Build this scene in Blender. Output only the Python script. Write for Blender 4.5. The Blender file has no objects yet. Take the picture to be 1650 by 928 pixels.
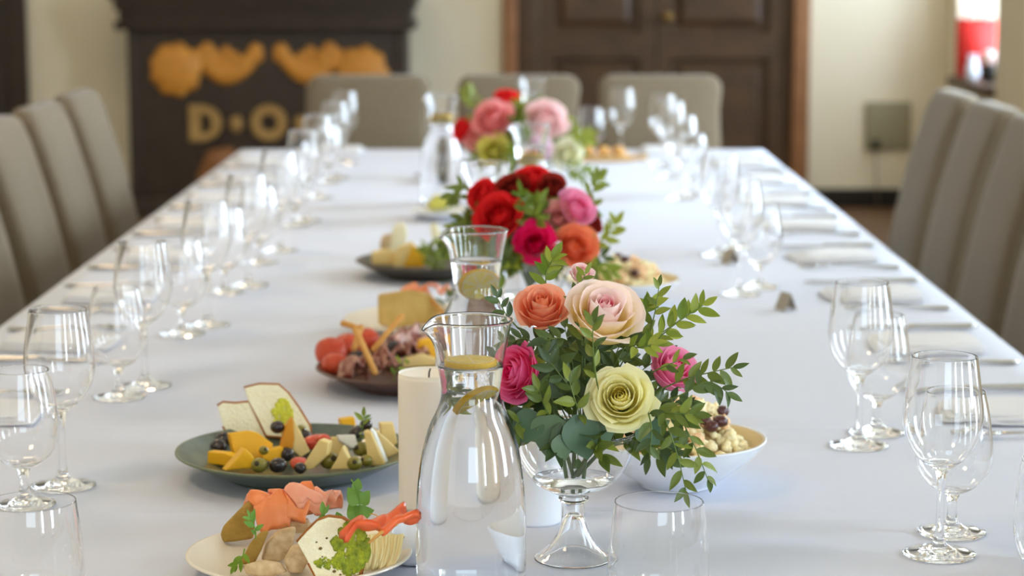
import bpy, bmesh, math, random
from math import sin, cos, pi, radians, sqrt, atan, atan2
from mathutils import Vector, Matrix, Euler, noise

random.seed(7)
SC = bpy.context.scene
COL = SC.collection

# ------------------------------------------------------------------ camera
FPX = 3600.0                      # focal length in pixels of the 1650x928 frame
PITCH = atan(544.0 / FPX)
CAMZ = 1.37
cam_d = bpy.data.cameras.new('camera')
cam = bpy.data.objects.new('camera', cam_d)
COL.objects.link(cam)
cam.location = (0, 0, CAMZ)
cam.rotation_euler = (pi / 2 - PITCH, 0, 0)
cam_d.sensor_width = 36.0
cam_d.lens = 36.0 * FPX / 1650.0
cam_d.clip_start = 0.05
cam_d.clip_end = 100
cam_d.dof.use_dof = True
cam_d.dof.focus_distance = 2.24
cam_d.dof.aperture_fstop = 5.6
SC.camera = cam

# ------------------------------------------------------------------ world, exposure, lights
w = bpy.data.worlds.new('sky')
w.use_nodes = True
SC.world = w
w.node_tree.nodes['Background'].inputs[0].default_value = (0.80, 0.90, 1.0, 1)
w.node_tree.nodes['Background'].inputs[1].default_value = 1.5
SC.view_settings.view_transform = 'Standard'
SC.view_settings.look = 'None'
SC.view_settings.exposure = 0.14
SC.view_settings.gamma = 1.0
SC.cycles.max_bounces = 24
SC.cycles.sample_clamp_indirect = 0.0
SC.cycles.blur_glossy = 0.3
SC.cycles.transmission_bounces = 24
SC.cycles.transparent_max_bounces = 32
SC.cycles.glossy_bounces = 8
SC.cycles.diffuse_bounces = 5


def area(name, loc, rot, sx, sy, power, col):
    l = bpy.data.lights.new(name, 'AREA')
    l.shape = 'RECTANGLE'
    l.size, l.size_y = sx, sy
    l.energy = power
    l.color = col
    o = bpy.data.objects.new(name, l)
    COL.objects.link(o)
    o.location = loc
    o.rotation_euler = rot
    return o


RX = 2.33                         # inner face of the right wall
WALL = 0.35                       # its thickness
# window openings in the right wall: (y0, y1)
OPEN = [(-2.1, -1.2), (0.3, 0.8), (1.7, 2.2), (3.1, 3.6), (4.7, 5.2), (5.95, 6.85), (8.5, 9.3), (10.8, 11.75)]  # unseen openings placed for glass streaks, one added to brighten the back wall
WZ0, WZ1 = 0.72, 2.5
DAY = (0.64, 0.81, 1.0)
for i, (a, b) in enumerate(OPEN):
    p = (170, 125, 95, 85, 165, 215, 130, 58)[i] * (b - a)
    area('daylight', (RX + WALL + 0.03, (a + b) / 2, (WZ0 + WZ1) / 2), (0, radians(90), 0), WZ1 - WZ0, b - a, p, DAY)
# window behind the camera
area('daylight', (0.6, -3.33, 1.75), (radians(90), 0, 0), 2.2, 1.7, 35, DAY)
# warm fill lights added under the ceiling, no lamps seen (above the frame)
for yy in (1.5, 5.0, 8.5):
    area('warm_fill_light', (-1.4, yy, 3.12), (0, 0, 0), 0.5, 0.5, 15, (1.0, 0.74, 0.46))

# ------------------------------------------------------------------ pixel helpers (1650 x 928)
FW = Vector((0, cos(PITCH), -sin(PITCH)))
UP = Vector((0, sin(PITCH), cos(PITCH)))
CAM = Vector((0, 0, CAMZ))
T = 0.75                          # table top


def ray(px, py):
    return FW * FPX + Vector((1, 0, 0)) * (px - 825) + UP * (464 - py)


def PZ(px, py, z):
    d = ray(px, py)
    return CAM + d * ((z - CAMZ) / d.z)


def PY(px, py, y):
    d = ray(px, py)
    return CAM + d * (y / d.y)


def proj(p):
    v = Vector(p) - CAM
    k = FPX / v.dot(FW)
    return 825 + v.x * k, 464 - v.dot(UP) * k


def mpp(p):                       # metres per pixel at a point
    return (Vector(p) - CAM).dot(FW) / FPX


# ------------------------------------------------------------------ materials
def lin(c):
    return tuple(((x / 255) / 12.92 if x / 255 <= 0.04045 else (((x / 255) + 0.055) / 1.055) ** 2.4) for x in c) + (1,)


MATS = {}


def mat(name, c, rough=0.5, spec=0.5, noise_amt=0.0, scale=30, c2=None, bump=0.0, bscale=None, metal=0.0, sss=0.0, sheen=0.0, coat=0.0):
    if name in MATS:
        return MATS[name]
    m = bpy.data.materials.new(name)
    m.use_nodes = True
    nt = m.node_tree
    b = nt.nodes['Principled BSDF']
    b.inputs['Roughness'].default_value = rough
    b.inputs['Specular IOR Level'].default_value = spec
    b.inputs['Metallic'].default_value = metal
    b.inputs['Base Color'].default_value = lin(c)
    if sss:
        b.inputs['Subsurface Weight'].default_value = sss
        b.inputs['Subsurface Radius'].default_value = (1, 0.6, 0.4)
        b.inputs['Subsurface Scale'].default_value = 0.01
    if sheen:
        b.inputs['Sheen Weight'].default_value = sheen
    if coat:
        b.inputs['Coat Weight'].default_value = coat
    tc = nt.nodes.new('ShaderNodeTexCoord')
    if c2 is not None:
        n = nt.nodes.new('ShaderNodeTexNoise')
        n.inputs['Scale'].default_value = scale
        n.inputs['Detail'].default_value = 4
        nt.links.new(tc.outputs['Object'], n.inputs['Vector'])
        r = nt.nodes.new('ShaderNodeValToRGB')
        r.color_ramp.elements[0].position = 0.5 - noise_amt
        r.color_ramp.elements[1].position = 0.5 + noise_amt
        r.color_ramp.elements[0].color = lin(c)
        r.color_ramp.elements[1].color = lin(c2)
        nt.links.new(n.outputs['Fac'], r.inputs['Fac'])
        nt.links.new(r.outputs['Color'], b.inputs['Base Color'])
    if bump:
        n2 = nt.nodes.new('ShaderNodeTexNoise')
        n2.inputs['Scale'].default_value = bscale or scale
        n2.inputs['Detail'].default_value = 5
        nt.links.new(tc.outputs['Object'], n2.inputs['Vector'])
        bp = nt.nodes.new('ShaderNodeBump')
        bp.inputs['Strength'].default_value = bump
        bp.inputs['Distance'].default_value = 0.004
        nt.links.new(n2.outputs['Fac'], bp.inputs['Height'])
        nt.links.new(bp.outputs['Normal'], b.inputs['Normal'])
    MATS[name] = m
    return m


def glass_mat(name, ior, col=(1, 1, 1, 1)):
    m = bpy.data.materials.new(name)
    m.use_nodes = True
    nt = m.node_tree
    nt.nodes.remove(nt.nodes['Principled BSDF'])
    g = nt.nodes.new('ShaderNodeBsdfGlass')
    g.inputs['IOR'].default_value = ior
    g.inputs['Roughness'].default_value = 0.0
    g.inputs['Color'].default_value = col
    nt.links.new(g.outputs[0], nt.nodes['Material Output'].inputs[0])
    MATS[name] = m
    return m


def petal_mat(name, stops, trans=0.35):
    """petal colour runs from the base of the petal (v=0) to its lip (v=1)"""
    if name in MATS:
        return MATS[name]
    m = bpy.data.materials.new(name)
    m.use_nodes = True
    nt = m.node_tree
    nt.nodes.remove(nt.nodes['Principled BSDF'])
    uv = nt.nodes.new('ShaderNodeUVMap')
    sep = nt.nodes.new('ShaderNodeSeparateXYZ')
    nt.links.new(uv.outputs[0], sep.inputs[0])
    wv = nt.nodes.new('ShaderNodeTexNoise')
    wv.inputs['Scale'].default_value = 5
    nt.links.new(uv.outputs[0], wv.inputs['Vector'])
    ma = nt.nodes.new('ShaderNodeMath')
    ma.operation = 'MULTIPLY_ADD'
    ma.inputs[1].default_value = 0.25
    nt.links.new(wv.outputs['Fac'], ma.inputs[0])
    sb = nt.nodes.new('ShaderNodeMath')
    sb.operation = 'SUBTRACT'
    sb.inputs[1].default_value = 0.125
    nt.links.new(sep.outputs[1], sb.inputs[0])
    nt.links.new(sb.outputs[0], ma.inputs[2])
    r = nt.nodes.new('ShaderNodeValToRGB')
    cr = r.color_ramp
    cr.elements[0].position, cr.elements[0].color = stops[0][0], lin(stops[0][1])
    cr.elements[1].position, cr.elements[1].color = stops[-1][0], lin(stops[-1][1])
    for p, c in stops[1:-1]:
        e = cr.elements.new(p)
        e.color = lin(c)
    nt.links.new(ma.outputs[0], r.inputs['Fac'])
    d = nt.nodes.new('ShaderNodeBsdfDiffuse')
    t = nt.nodes.new('ShaderNodeBsdfTranslucent')
    mx = nt.nodes.new('ShaderNodeMixShader')
    mx.inputs[0].default_value = trans
    nt.links.new(r.outputs[0], d.inputs[0])
    nt.links.new(r.outputs[0], t.inputs[0])
    nt.links.new(d.outputs[0], mx.inputs[1])
    nt.links.new(t.outputs[0], mx.inputs[2])
    nt.links.new(mx.outputs[0], nt.nodes['Material Output'].inputs[0])
    MATS[name] = m
    return m


def leaf_mat(name, c1, c2, trans=0.2, gloss=0.35):
    if name in MATS:
        return MATS[name]
    m = bpy.data.materials.new(name)
    m.use_nodes = True
    nt = m.node_tree
    b = nt.nodes['Principled BSDF']
    oi = nt.nodes.new('ShaderNodeObjectInfo')
    r = nt.nodes.new('ShaderNodeValToRGB')
    r.color_ramp.elements[0].color = lin(c1)
    r.color_ramp.elements[1].color = lin(c2)
    nt.links.new(oi.outputs['Random'], r.inputs[0])
    nt.links.new(r.outputs[0], b.inputs['Base Color'])
    b.inputs['Roughness'].default_value = gloss
    b.inputs['Specular IOR Level'].default_value = 0.4
    t = nt.nodes.new('ShaderNodeBsdfTranslucent')
    nt.links.new(r.outputs[0], t.inputs[0])
    mx = nt.nodes.new('ShaderNodeMixShader')
    mx.inputs[0].default_value = trans
    nt.links.new(b.outputs[0], mx.inputs[1])
    nt.links.new(t.outputs[0], mx.inputs[2])
    nt.links.new(mx.outputs[0], nt.nodes['Material Output'].inputs[0])
    MATS[name] = m
    return m


GLASS = glass_mat('clear_glass', 1.48)
WATER = glass_mat('water', 1.33)
CLOTH = mat('white_linen', (214, 217, 230), 0.85, 0.2, bump=0.06, bscale=14)
NAPKIN = mat('white_napkin', (224, 223, 226), 0.85, 0.2)
PLASTER = mat('cream_plaster', (236, 226, 202), 0.9, 0.2, 0.25, 3, (230, 218, 192), bump=0.1, bscale=40)
CEILM = mat('ceiling_paint', (228, 220, 202), 0.9, 0.2)
DARKWOOD = mat('dark_wood', (92, 68, 46), 0.45, 0.4, 0.3, 8, (70, 50, 34))
BLACKWOOD = mat('black_brown_wood', (64, 52, 42), 0.5, 0.3, 0.3, 6, (52, 42, 34))
CASING = mat('brown_wood', (160, 112, 74), 0.45, 0.4, 0.3, 10, (136, 92, 60))
SKIRT = mat('baseboard_wood', (34, 28, 24), 0.5, 0.3)
FLOORM = mat('floor_boards', (122, 88, 58), 0.5, 0.4, 0.3, 5, (96, 68, 44))
GOLD = mat('gilded_carving', (216, 150, 54), 0.5, 0.4, 0.3, 30, (176, 112, 42))
LETTER = mat('pale_gilt', (176, 142, 86), 0.55, 0.3, 0.3, 30, (150, 114, 62))
FABRIC = mat('taupe_upholstery', (120, 106, 86), 0.95, 0.15, 0.3, 120, (106, 93, 74), bump=0.15, bscale=400, sheen=0.2)
CHAIRLEG = mat('chair_leg_wood', (52, 38, 28), 0.45, 0.4)
STEEL = mat('cutlery_steel', (190, 188, 184), 0.22, 0.5, metal=1.0)
WAX = mat('candle_wax', (244, 234, 220), 0.45, 0.4, sss=0.3)
WICK = mat('wick', (60, 52, 44), 0.9)
STEMG = mat('stem_green', (98, 120, 52), 0.5)
RUSCUS = leaf_mat('ruscus_leaf', (78, 98, 40), (140, 152, 56))
RUSCUS_L = leaf_mat('ruscus_leaf_light', (100, 128, 40), (158, 168, 62), 0.3)
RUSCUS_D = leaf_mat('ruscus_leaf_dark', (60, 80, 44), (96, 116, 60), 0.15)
GALAX = leaf_mat('galax_leaf', (84, 112, 86), (112, 134, 96), 0.1)


# ------------------------------------------------------------------ object helpers
def link(o):
    COL.objects.link(o)
    return o


def thing(name, label, cat, loc=(0, 0, 0), rot=(0, 0, 0), group=None, kind=None):
    o = bpy.data.objects.new(name, None)
    link(o)
    o.empty_display_size = 0.02
    o.location = loc
    o.rotation_euler = rot
    tag(o, label, cat, group, kind)
    return o


def tag(o, label=None, cat=None, group=None, kind=None):
    if label:
        o['label'] = label
    if cat:
        o['category'] = cat
    if group:
        o['group'] = group
    if kind:
        o['kind'] = kind
    return o


def mesh(name, V, F, smooth=True, uv=None):
    me = bpy.data.meshes.new(name)
    me.from_pydata([tuple(v) for v in V], [], F)
    if smooth:
        me.polygons.foreach_set('use_smooth', [True] * len(me.polygons))
    if uv is not None:
        l = me.uv_layers.new(name='UVMap')
        for lp in me.loops:
            l.data[lp.index].uv = uv[lp.vertex_index]
    me.update()
    return me


def obj(name, me, m=None, parent=None, loc=None, rot=None):
    if not isinstance(me, bpy.types.Mesh):
        me = mesh(name, me[0], me[1])
    if m is not None and not me.materials:
        me.materials.append(m)
    o = bpy.data.objects.new(name, me)
    link(o)
    if parent is not None:
        o.parent = parent
    if loc is not None:
        o.location = loc
    if rot is not None:
        o.rotation_euler = rot
    return o


KIDS = {}


def copy_tree(o, parent=None):
    c = o.copy()
    link(c)
    if parent is not None:
        c.parent = parent
    for ch in list(o.children):
        copy_tree(ch, c)
    return c


def bm_mesh(bm, name, smooth=False, angle=None):
    me = bpy.data.meshes.new(name)
    bm.normal_update()
    bm.to_mesh(me)
    bm.free()
    if smooth:
        me.polygons.foreach_set('use_smooth', [True] * len(me.polygons))
    return me


def box_bm(bm, x0, x1, y0, y1, z0, z1):
    vs = [bm.verts.new(p) for p in ((x0, y0, z0), (x1, y0, z0), (x1, y1, z0), (x0, y1, z0), (x0, y0, z1), (x1, y0, z1), (x1, y1, z1), (x0, y1, z1))]
    for f in ((0, 3, 2, 1), (4, 5, 6, 7), (0, 1, 5, 4), (1, 2, 6, 5), (2, 3, 7, 6), (3, 0, 4, 7)):
        bm.faces.new([vs[i] for i in f])
    return vs


def box(name, x0, x1, y0, y1, z0, z1, m, parent=None, bev=0.0, seg=2):
    bm = bmesh.new()
    box_bm(bm, x0, x1, y0, y1, z0, z1)
    if bev:
        bmesh.ops.bevel(bm, geom=bm.edges[:], offset=bev, segments=seg, affect='EDGES', profile=0.6)
    return obj(name, bm_mesh(bm, name, bool(bev)), m, parent)


def lathe(prof, seg=48, closed_ends=True):
    """prof: list of (r, z). r == 0 gives a pole."""
    V, F, rings = [], [], []
    for r, z in prof:
        if r < 1e-7:
            V.append((0, 0, z))
            rings.append([len(V) - 1])
        else:
            s = len(V)
            for k in range(seg):
                a = 2 * pi * k / seg
                V.append((r * cos(a), r * sin(a), z))
            rings.append(list(range(s, s + seg)))
    for a, b in zip(rings, rings[1:]):
        for k in range(seg):
            k2 = (k + 1) % seg
            if len(a) == 1 and len(b) == 1:
                continue
            if len(a) == 1:
                F.append((a[0], b[k2], b[k]))
            elif len(b) == 1:
                F.append((a[k], a[k2], b[0]))
            else:
                F.append((a[k], a[k2], b[k2], b[k]))
    return V, F


def smooth_prof(pts, n=4):
    """Catmull-Rom through profile points"""
    out = []
    P = [pts[0]] + list(pts) + [pts[-1]]
    for i in range(1, len(P) - 2):
        p0, p1, p2, p3 = P[i - 1], P[i], P[i + 1], P[i + 2]
        for k in range(n):
            t = k / n
            out.append(tuple(0.5 * (2 * b + (c - a) * t + (2 * a - 5 * b + 4 * c - d) * t * t + (3 * b - a - 3 * c + d) * t ** 3) for a, b, c, d in zip(p0, p1, p2, p3)))
    out.append(pts[-1])
    return [tuple([max(0, q[0])] + list(q[1:])) if len(q) == 2 else q for q in out]


def tube(pts, radii, seg=8, cap=True):
    V, F = [], []
    n = len(pts)
    pts = [Vector(p) for p in pts]
    if not isinstance(radii, (list, tuple)):
        radii = [radii] * n
    ref = None
    for i, p in enumerate(pts):
        d = (pts[min(i + 1, n - 1)] - pts[max(i - 1, 0)]).normalized()
        if ref is None:
            ref = Vector((0, 0, 1)) if abs(d.z) < 0.9 else Vector((1, 0, 0))
        a = d.cross(ref).normalized()
        b = a.cross(d).normalized()
        ref = b
        for k in range(seg):
            t = 2 * pi * k / seg
            V.append(p + (a * cos(t) + b * sin(t)) * radii[i])
    for i in range(n - 1):
        for k in range(seg):
            k2 = (k + 1) % seg
            F.append((i * seg + k, (i + 1) * seg + k, (i + 1) * seg + k2, i * seg + k2))
    if cap:
        F.append(tuple(range(seg)))
        F.append(tuple(reversed(range((n - 1) * seg, n * seg))))
    return V, F


def merge(parts):
    V, F = [], []
    for v, f in parts:
        s = len(V)
        V += [Vector(x) for x in v]
        F += [tuple(i + s for i in q) for q in f]
    return V, F


def xf(vf, M):
    return [M @ Vector(v) for v in vf[0]], vf[1]


def blob(r, seed, amp=0.25, freq=1.6, sub=2, sx=1, sy=1, sz=1):
    bm = bmesh.new()
    bmesh.ops.create_icosphere(bm, subdivisions=sub, radius=1.0)
    off = Vector((seed * 3.17, seed * 1.71, seed * 5.3))
    V = []
    for v in bm.verts:
        k = 1 + amp * noise.noise(v.co * freq + off)
        V.append(Vector((v.co.x * sx, v.co.y * sy, v.co.z * sz)) * (r * k))
    F = [tuple(v.index for v in f.verts) for f in bm.faces]
    bm.free()
    return V, F


def slab(outline, th, bev=0.0, axis='y'):
    """closed outline in (x, z), extruded by th in y (centred), bevelled"""
    bm = bmesh.new()
    vs = [bm.verts.new((x, -th / 2, z)) for x, z in outline]
    f = bm.faces.new(vs)
    ex = bmesh.ops.extrude_face_region(bm, geom=[f])
    for e in ex['geom']:
        if isinstance(e, bmesh.types.BMVert):
            e.co.y += th
    bmesh.ops.recalc_face_normals(bm, faces=bm.faces[:])
    if bev:
        bmesh.ops.bevel(bm, geom=bm.edges[:], offset=bev, segments=2, affect='EDGES', profile=0.6)
    bm.verts.index_update()
    V = [v.co.copy() for v in bm.verts]
    F = [tuple(v.index for v in q.verts) for q in bm.faces]
    bm.free()
    return V, F


def grid(nu, nv, fn, close_u=False):
    V, F = [], []
    for j in range(nv):
        for i in range(nu):
            V.append(Vector(fn(i / (nu if close_u else nu - 1), j / (nv - 1))))
    for j in range(nv - 1):
        for i in range(nu if close_u else nu - 1):
            i2 = (i + 1) % nu
            F.append((j * nu + i, j * nu + i2, (j + 1) * nu + i2, (j + 1) * nu + i))
    return V, F


ORD = ['nearest', 'second', 'third', 'fourth', 'fifth', 'sixth', 'seventh', 'eighth', 'ninth', 'tenth', 'eleventh', 'twelfth']


# ------------------------------------------------------------------ room shell
XL, Y0, Y1, ZC = -3.6, -3.3, 12.0, 3.2
TH = 0.2


def struct(o):
    o['kind'] = 'structure'
    return o


struct(box('floor', XL - TH, RX + WALL, Y0 - TH, Y1 + TH, -0.1, 0, FLOORM))
struct(box('ceiling', XL - TH, RX + WALL, Y0 - TH, Y1 + TH, ZC, ZC + 0.1, CEILM))
struct(box('wall_left', XL - TH, XL, Y0 - TH, Y1 + TH, 0, ZC, PLASTER))
# back wall with the doorway
d0 = PY(812, 100, 12.0).x
d1 = PY(1302, 100, 12.0).x
DH = 2.25
bm = bmesh.new()
box_bm(bm, XL, d0, Y1, Y1 + TH, 0, ZC)
box_bm(bm, d1, RX + WALL, Y1, Y1 + TH, 0, ZC)
box_bm(bm, d0, d1, Y1, Y1 + TH, DH, ZC)
struct(obj('wall_back', bm_mesh(bm, 'wall_back'), PLASTER))
# front wall with the window behind the camera
bm = bmesh.new()
box_bm(bm, XL, -0.5, Y0 - TH, Y0, 0, ZC)
box_bm(bm, 1.7, RX, Y0 - TH, Y0, 0, ZC)
box_bm(bm, -0.5, 1.7, Y0 - TH, Y0, 0, 0.9)
box_bm(bm, -0.5, 1.7, Y0 - TH, Y0, 2.6, ZC)
struct(obj('wall_front', bm_mesh(bm, 'wall_front'), PLASTER))
# right wall with window niches
bm = bmesh.new()
prev = Y0 - TH
for a, b in OPEN + [(Y1 + TH, None)]:
    box_bm(bm, RX, RX + WALL, prev, a, 0, ZC)
    if b is None:
        break
    box_bm(bm, RX, RX + WALL, a, b, 0, WZ0 - 0.05)
    box_bm(bm, RX, RX + WALL, a, b, WZ1, ZC)
    prev = b
struct(obj('wall_right', bm_mesh(bm, 'wall_right'), PLASTER))
for i, (a, b) in enumerate(OPEN):
    bm = bmesh.new()
    xg = RX + WALL - 0.07
    box_bm(bm, xg, xg + 0.05, a, a + 0.05, WZ0, WZ1)
    box_bm(bm, xg, xg + 0.05, b - 0.05, b, WZ0, WZ1)
    box_bm(bm, xg, xg + 0.05, a, b, WZ1 - 0.05, WZ1)
    box_bm(bm, xg, xg + 0.05, a, b, WZ0, WZ0 + 0.05)
    m_ = (a + b) / 2
    box_bm(bm, xg, xg + 0.05, m_ - 0.03, m_ + 0.03, WZ0, WZ1)
    wn = struct(obj('window_%d' % (i + 1), bm_mesh(bm, 'window_frame'), DARKWOOD if i == 7 else CEILM))
    s = box('window_sill', RX - 0.05, RX + WALL - 0.02, a - 0.02 if i != 7 else a, b, WZ0 - 0.05, WZ0, DARKWOOD, wn, 0.006)
# baseboards
struct(box('baseboard_back', d1 + 0.002, RX, Y1 - 0.025, Y1, 0, 0.10, SKIRT, None, 0.004))
struct(box('baseboard_rear', -0.45, d0 - 0.002, Y1 - 0.025, Y1, 0, 0.10, SKIRT, None, 0.004))
struct(box('baseboard_right', RX - 0.025, RX, Y0, Y1 - 0.03, 0, 0.10, SKIRT, None, 0.004))
struct(box('baseboard_left', XL, XL + 0.025, Y0, Y1 - 0.03, 0, 0.10, SKIRT, None, 0.004))


# ------------------------------------------------------------------ double door with casing
def panel_field(x0, x1, z0, z1, y, depth):
    """raised panel: sunk ground, sloped border, raised flat field, facing -y"""
    V, F = [], []
    for ins, yy in ((0, y), (0.012, y + depth), (0.035, y + depth), (0.075, y + 0.004), (0.5, y + 0.004)):
        if ins == 0.5:
            break
        for x, z in ((x0 + ins, z0 + ins), (x1 - ins, z0 + ins), (x1 - ins, z1 - ins), (x0 + ins, z1 - ins)):
            V.append((x, yy, z))
    for k in range(3):
        for i in range(4):
            j = (i + 1) % 4
            F.append((k * 4 + i, k * 4 + j, (k + 1) * 4 + j, (k + 1) * 4 + i))
    F.append((12, 13, 14, 15))
    return V, F


door = struct(bpy.data.objects.new('door_1', None))
link(door)
door.location = (0, 0, 0)
yd = Y1 - 0.01


def casing(x0, x1, y0, y1, z0, z1, m, nm):
    return box(nm, x0, x1, y0, y1, z0, z1, m, door, 0.008)


xa, xb = d0 - 0.005, d1 + 0.005
casing(xa, xa + 0.075, Y1 - 0.045, Y1 + 0.02, 0, DH + 0.08, CASING, 'casing')
casing(xb - 0.09, xb, Y1 - 0.045, Y1 + 0.02, 0, DH + 0.08, CASING, 'casing')
casing(xa, xb, Y1 - 0.045, Y1 + 0.02, DH, DH + 0.09, CASING, 'casing')
casing(xa + 0.075, xa + 0.19, Y1 - 0.005, Y1 + 0.06, 0, DH, DARKWOOD, 'jamb')
casing(xb - 0.12, xb - 0.09, Y1 - 0.01, Y1 + 0.06, 0, DH, DARKWOOD, 'jamb')
jx0, jx1 = xa + 0.19, xb - 0.12
mid = (jx0 + jx1) / 2 - 0.03
for (x0, x1) in ((jx0, mid - 0.003), (mid + 0.003, jx1)):
    st = 0.07
    bm = bmesh.new()
    rails = [(0.0, 0.2), (0.80, 0.93), (1.50, 1.62), (2.12, DH)]
    box_bm(bm, x0, x0 + st, yd + 0.02, yd + 0.07, 0.01, DH)
    box_bm(bm, x1 - st - 0.02, x1, yd + 0.02, yd + 0.07, 0.01, DH)
    for a, b in rails:
        box_bm(bm, x0 + st, x1 - st - 0.02, yd + 0.02, yd + 0.07, max(a, 0.01), b)
    leaf = obj('door_leaf', bm_mesh(bm, 'door_leaf'), DARKWOOD, door)
    for (a, b), (c, d) in zip(rails, rails[1:]):
        obj('panel', mesh('panel', *panel_field(x0 + st, x1 - st - 0.02, b, c, yd + 0.022, 0.03), smooth=False), DARKWOOD, leaf)
hp = lathe([(0, 0), (0.012, 0), (0.012, 0.03), (0.026, 0.035), (0.03, 0.05), (0.02, 0.065), (0, 0.068)], 20)
obj('door_handle', mesh('door_handle', *xf(hp, Matrix.Translation((mid + 0.05, yd + 0.02, 1.02)) @ Matrix.Rotation(pi / 2, 4, 'X'))), mat('brass', (150, 120, 70), 0.35, metal=1), door)
backing = box('door_backing', d0, d1, Y1 + 0.08, Y1 + 0.12, 0, DH, SKIRT, door)

# second dark door at the left end of the back wall
x1 = PY(46, 100, 12.0).x
dr2 = struct(bpy.data.objects.new('door_2', None))
link(dr2)
box('casing', x1 - 0.10, x1, Y1 - 0.05, Y1 - 0.001, 0, 2.3, BLACKWOOD, dr2, 0.008)
box('door_leaf', x1 - 0.92, x1 - 0.10, Y1 - 0.03, Y1 - 0.001, 0, 2.2, BLACKWOOD, dr2, 0.004)
for a, b in ((0.2, 0.85), (0.97, 2.05)):
    obj('panel', mesh('panel', *panel_field(x1 - 0.80, x1 - 0.2, a, b, Y1 - 0.045, 0.012), smooth=False), BLACKWOOD, dr2)

# ------------------------------------------------------------------ wall hatch with plug and cord
a0 = PY(1394, 164, 12.0)
a1 = PY(1466, 242, 12.0)
hatch = thing('wall_panel', 'square grey green panel on the back wall right of the brown door', 'panel', ((a0.x + a1.x) / 2, 12.0, a1.z))
HW, HH = (a1.x - a0.x) / 2, a0.z - a1.z
HATCH = mat('panel_paint', (150, 142, 112), 0.7)
box('cover', -HW, HW, -0.018, -0.001, 0, HH, HATCH, hatch, 0.004)
box('rim', -HW + 0.012, HW - 0.012, -0.022, -0.017, 0.012, HH - 0.012, HATCH, hatch, 0.002)
pl = PY(1411, 234, 11.96)
plug = thing('plug', 'small black plug hanging at the lower left of the wall panel', 'plug', (pl.x, 11.975, pl.z))
box('plug_body', -0.018, 0.018, -0.03, 0.0, -0.025, 0.03, SKIRT, plug, 0.008)
obj('cord', mesh('cord', *tube([(0, -0.015, -0.02), (0.003, -0.016, -0.12), (0.012, -0.02, -0.25), (0.016, -0.05, 0.006 - pl.z)], 0.004, 6)), mat('grey_cord', (110, 96, 70), 0.6), plug)

# ------------------------------------------------------------------ carved dark cabinet
YC = 11.55
ca, cb = PY(206, 100, YC).x, PY(654, 100, YC).x
cz = PY(400, 48, YC).z
cab = thing('carved_cabinet', 'black brown cabinet with gilded carving and letters D and O against the back wall', 'cabinet', ((ca + cb) / 2, 11.77, 0))
cx = (ca + cb) / 2
hw = (cb - ca) / 2
yf = YC - 11.77
box('body', -hw, hw, yf, 0.22, 0.06, cz, BLACKWOOD, cab, 0.006)
box('plinth', -hw - 0.03, hw + 0.03, yf - 0.03, 0.22, 0, 0.1, BLACKWOOD, cab, 0.006)
o1 = PY(186, 30, YC).x - cx
o2 = PY(668, 30, YC).x - cx
zt = PY(400, 0, YC).z
for k, (dx, z0, z1) in enumerate(((0.0, cz + 0.005, cz + 0.045), (-0.02, cz + 0.05, cz + 0.10), (0.0, cz + 0.105, cz + 0.15), (0.02, cz + 0.155, cz + 0.2))):
    box('cornice', o1 - dx, o2 + dx, yf - 0.06 - dx, 0.22, z0 - 0.006, z1, BLACKWOOD, cab, 0.012)
box('frame_border', -hw, -hw + 0.05, yf - 0.012, yf + 0.01, 0.1, cz, BLACKWOOD, cab, 0.004)
box('frame_border', hw - 0.05, hw, yf - 0.012, yf + 0.01, 0.1, cz, BLACKWOOD, cab, 0.004)


def on_front(px, py):
    p = PY(px, py, YC)
    return p.x - cx, p.z


SCL = mpp(PY(400, 100, YC))


def relief(name, pts_r, m, label=None):
    """carved relief out of overlapping rounded lobes along a path: (px, py, radius px)"""
    prt = []
    for i, (px, py, r) in enumerate(pts_r):
        x, z = on_front(px, py)
        v = blob(r * SCL, i + px, 0.12, 2.2, 2, 1, 0.45, 1)
        prt.append(xf(v, Matrix.Translation((x, yf - 0.004, z))))
    return obj(name, mesh(name, *merge(prt)), m, cab)


# rosette with petals
x, z = on_front(284, 112)
prt = [xf(blob(42 * SCL, 3, 0.1, 2, 3, 1, 0.35, 1), Matrix.Translation((x, yf - 0.005, z)))]
for k in range(9):
    a = 2 * pi * k / 9
    prt.append(xf(blob(15 * SCL, k, 0.15, 2, 2, 1.25, 0.5, 0.8), Matrix.Translation((x + cos(a) * 26 * SCL, yf - 0.012, z + sin(a) * 27 * SCL)) @ Matrix.Rotation(-a, 4, 'Y')))
obj('rosette', mesh('rosette', *merge(prt)), GOLD, cab)
scroll = []
for t in range(22):
    u = t / 21
    px = 322 + 92 * u
    py = 84 + 36 * sin(pi * u ** 0.9) + (4 if u < .1 else 0)
    scroll.append((px, py, 12 + 5 * sin(pi * u)))
scroll += [(334, 80, 13), (345, 92, 14), (365, 100, 11), (412, 82, 13), (418, 92, 8), (365, 82, 9), (378, 92, 10)]
relief('scroll', scroll, GOLD)
relief('scroll', [(865 - px, py, r) for px, py, r in scroll], GOLD)
prt = []
x, z = on_front(583, 118)
prt.append(xf(blob(42 * SCL, 5, 0.1, 2, 3, 1, 0.35, 1), Matrix.Translation((x, yf - 0.005, z))))
for k in range(9):
    a = 2 * pi * k / 9
    prt.append(xf(blob(15 * SCL, k + 20, 0.15, 2, 2, 1.25, 0.5, 0.8), Matrix.Translation((x + cos(a) * 27 * SCL, yf - 0.012, z + sin(a) * 27 * SCL)) @ Matrix.Rotation(-a, 4, 'Y')))
obj('rosette', mesh('rosette', *merge(prt)), GOLD, cab)
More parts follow.
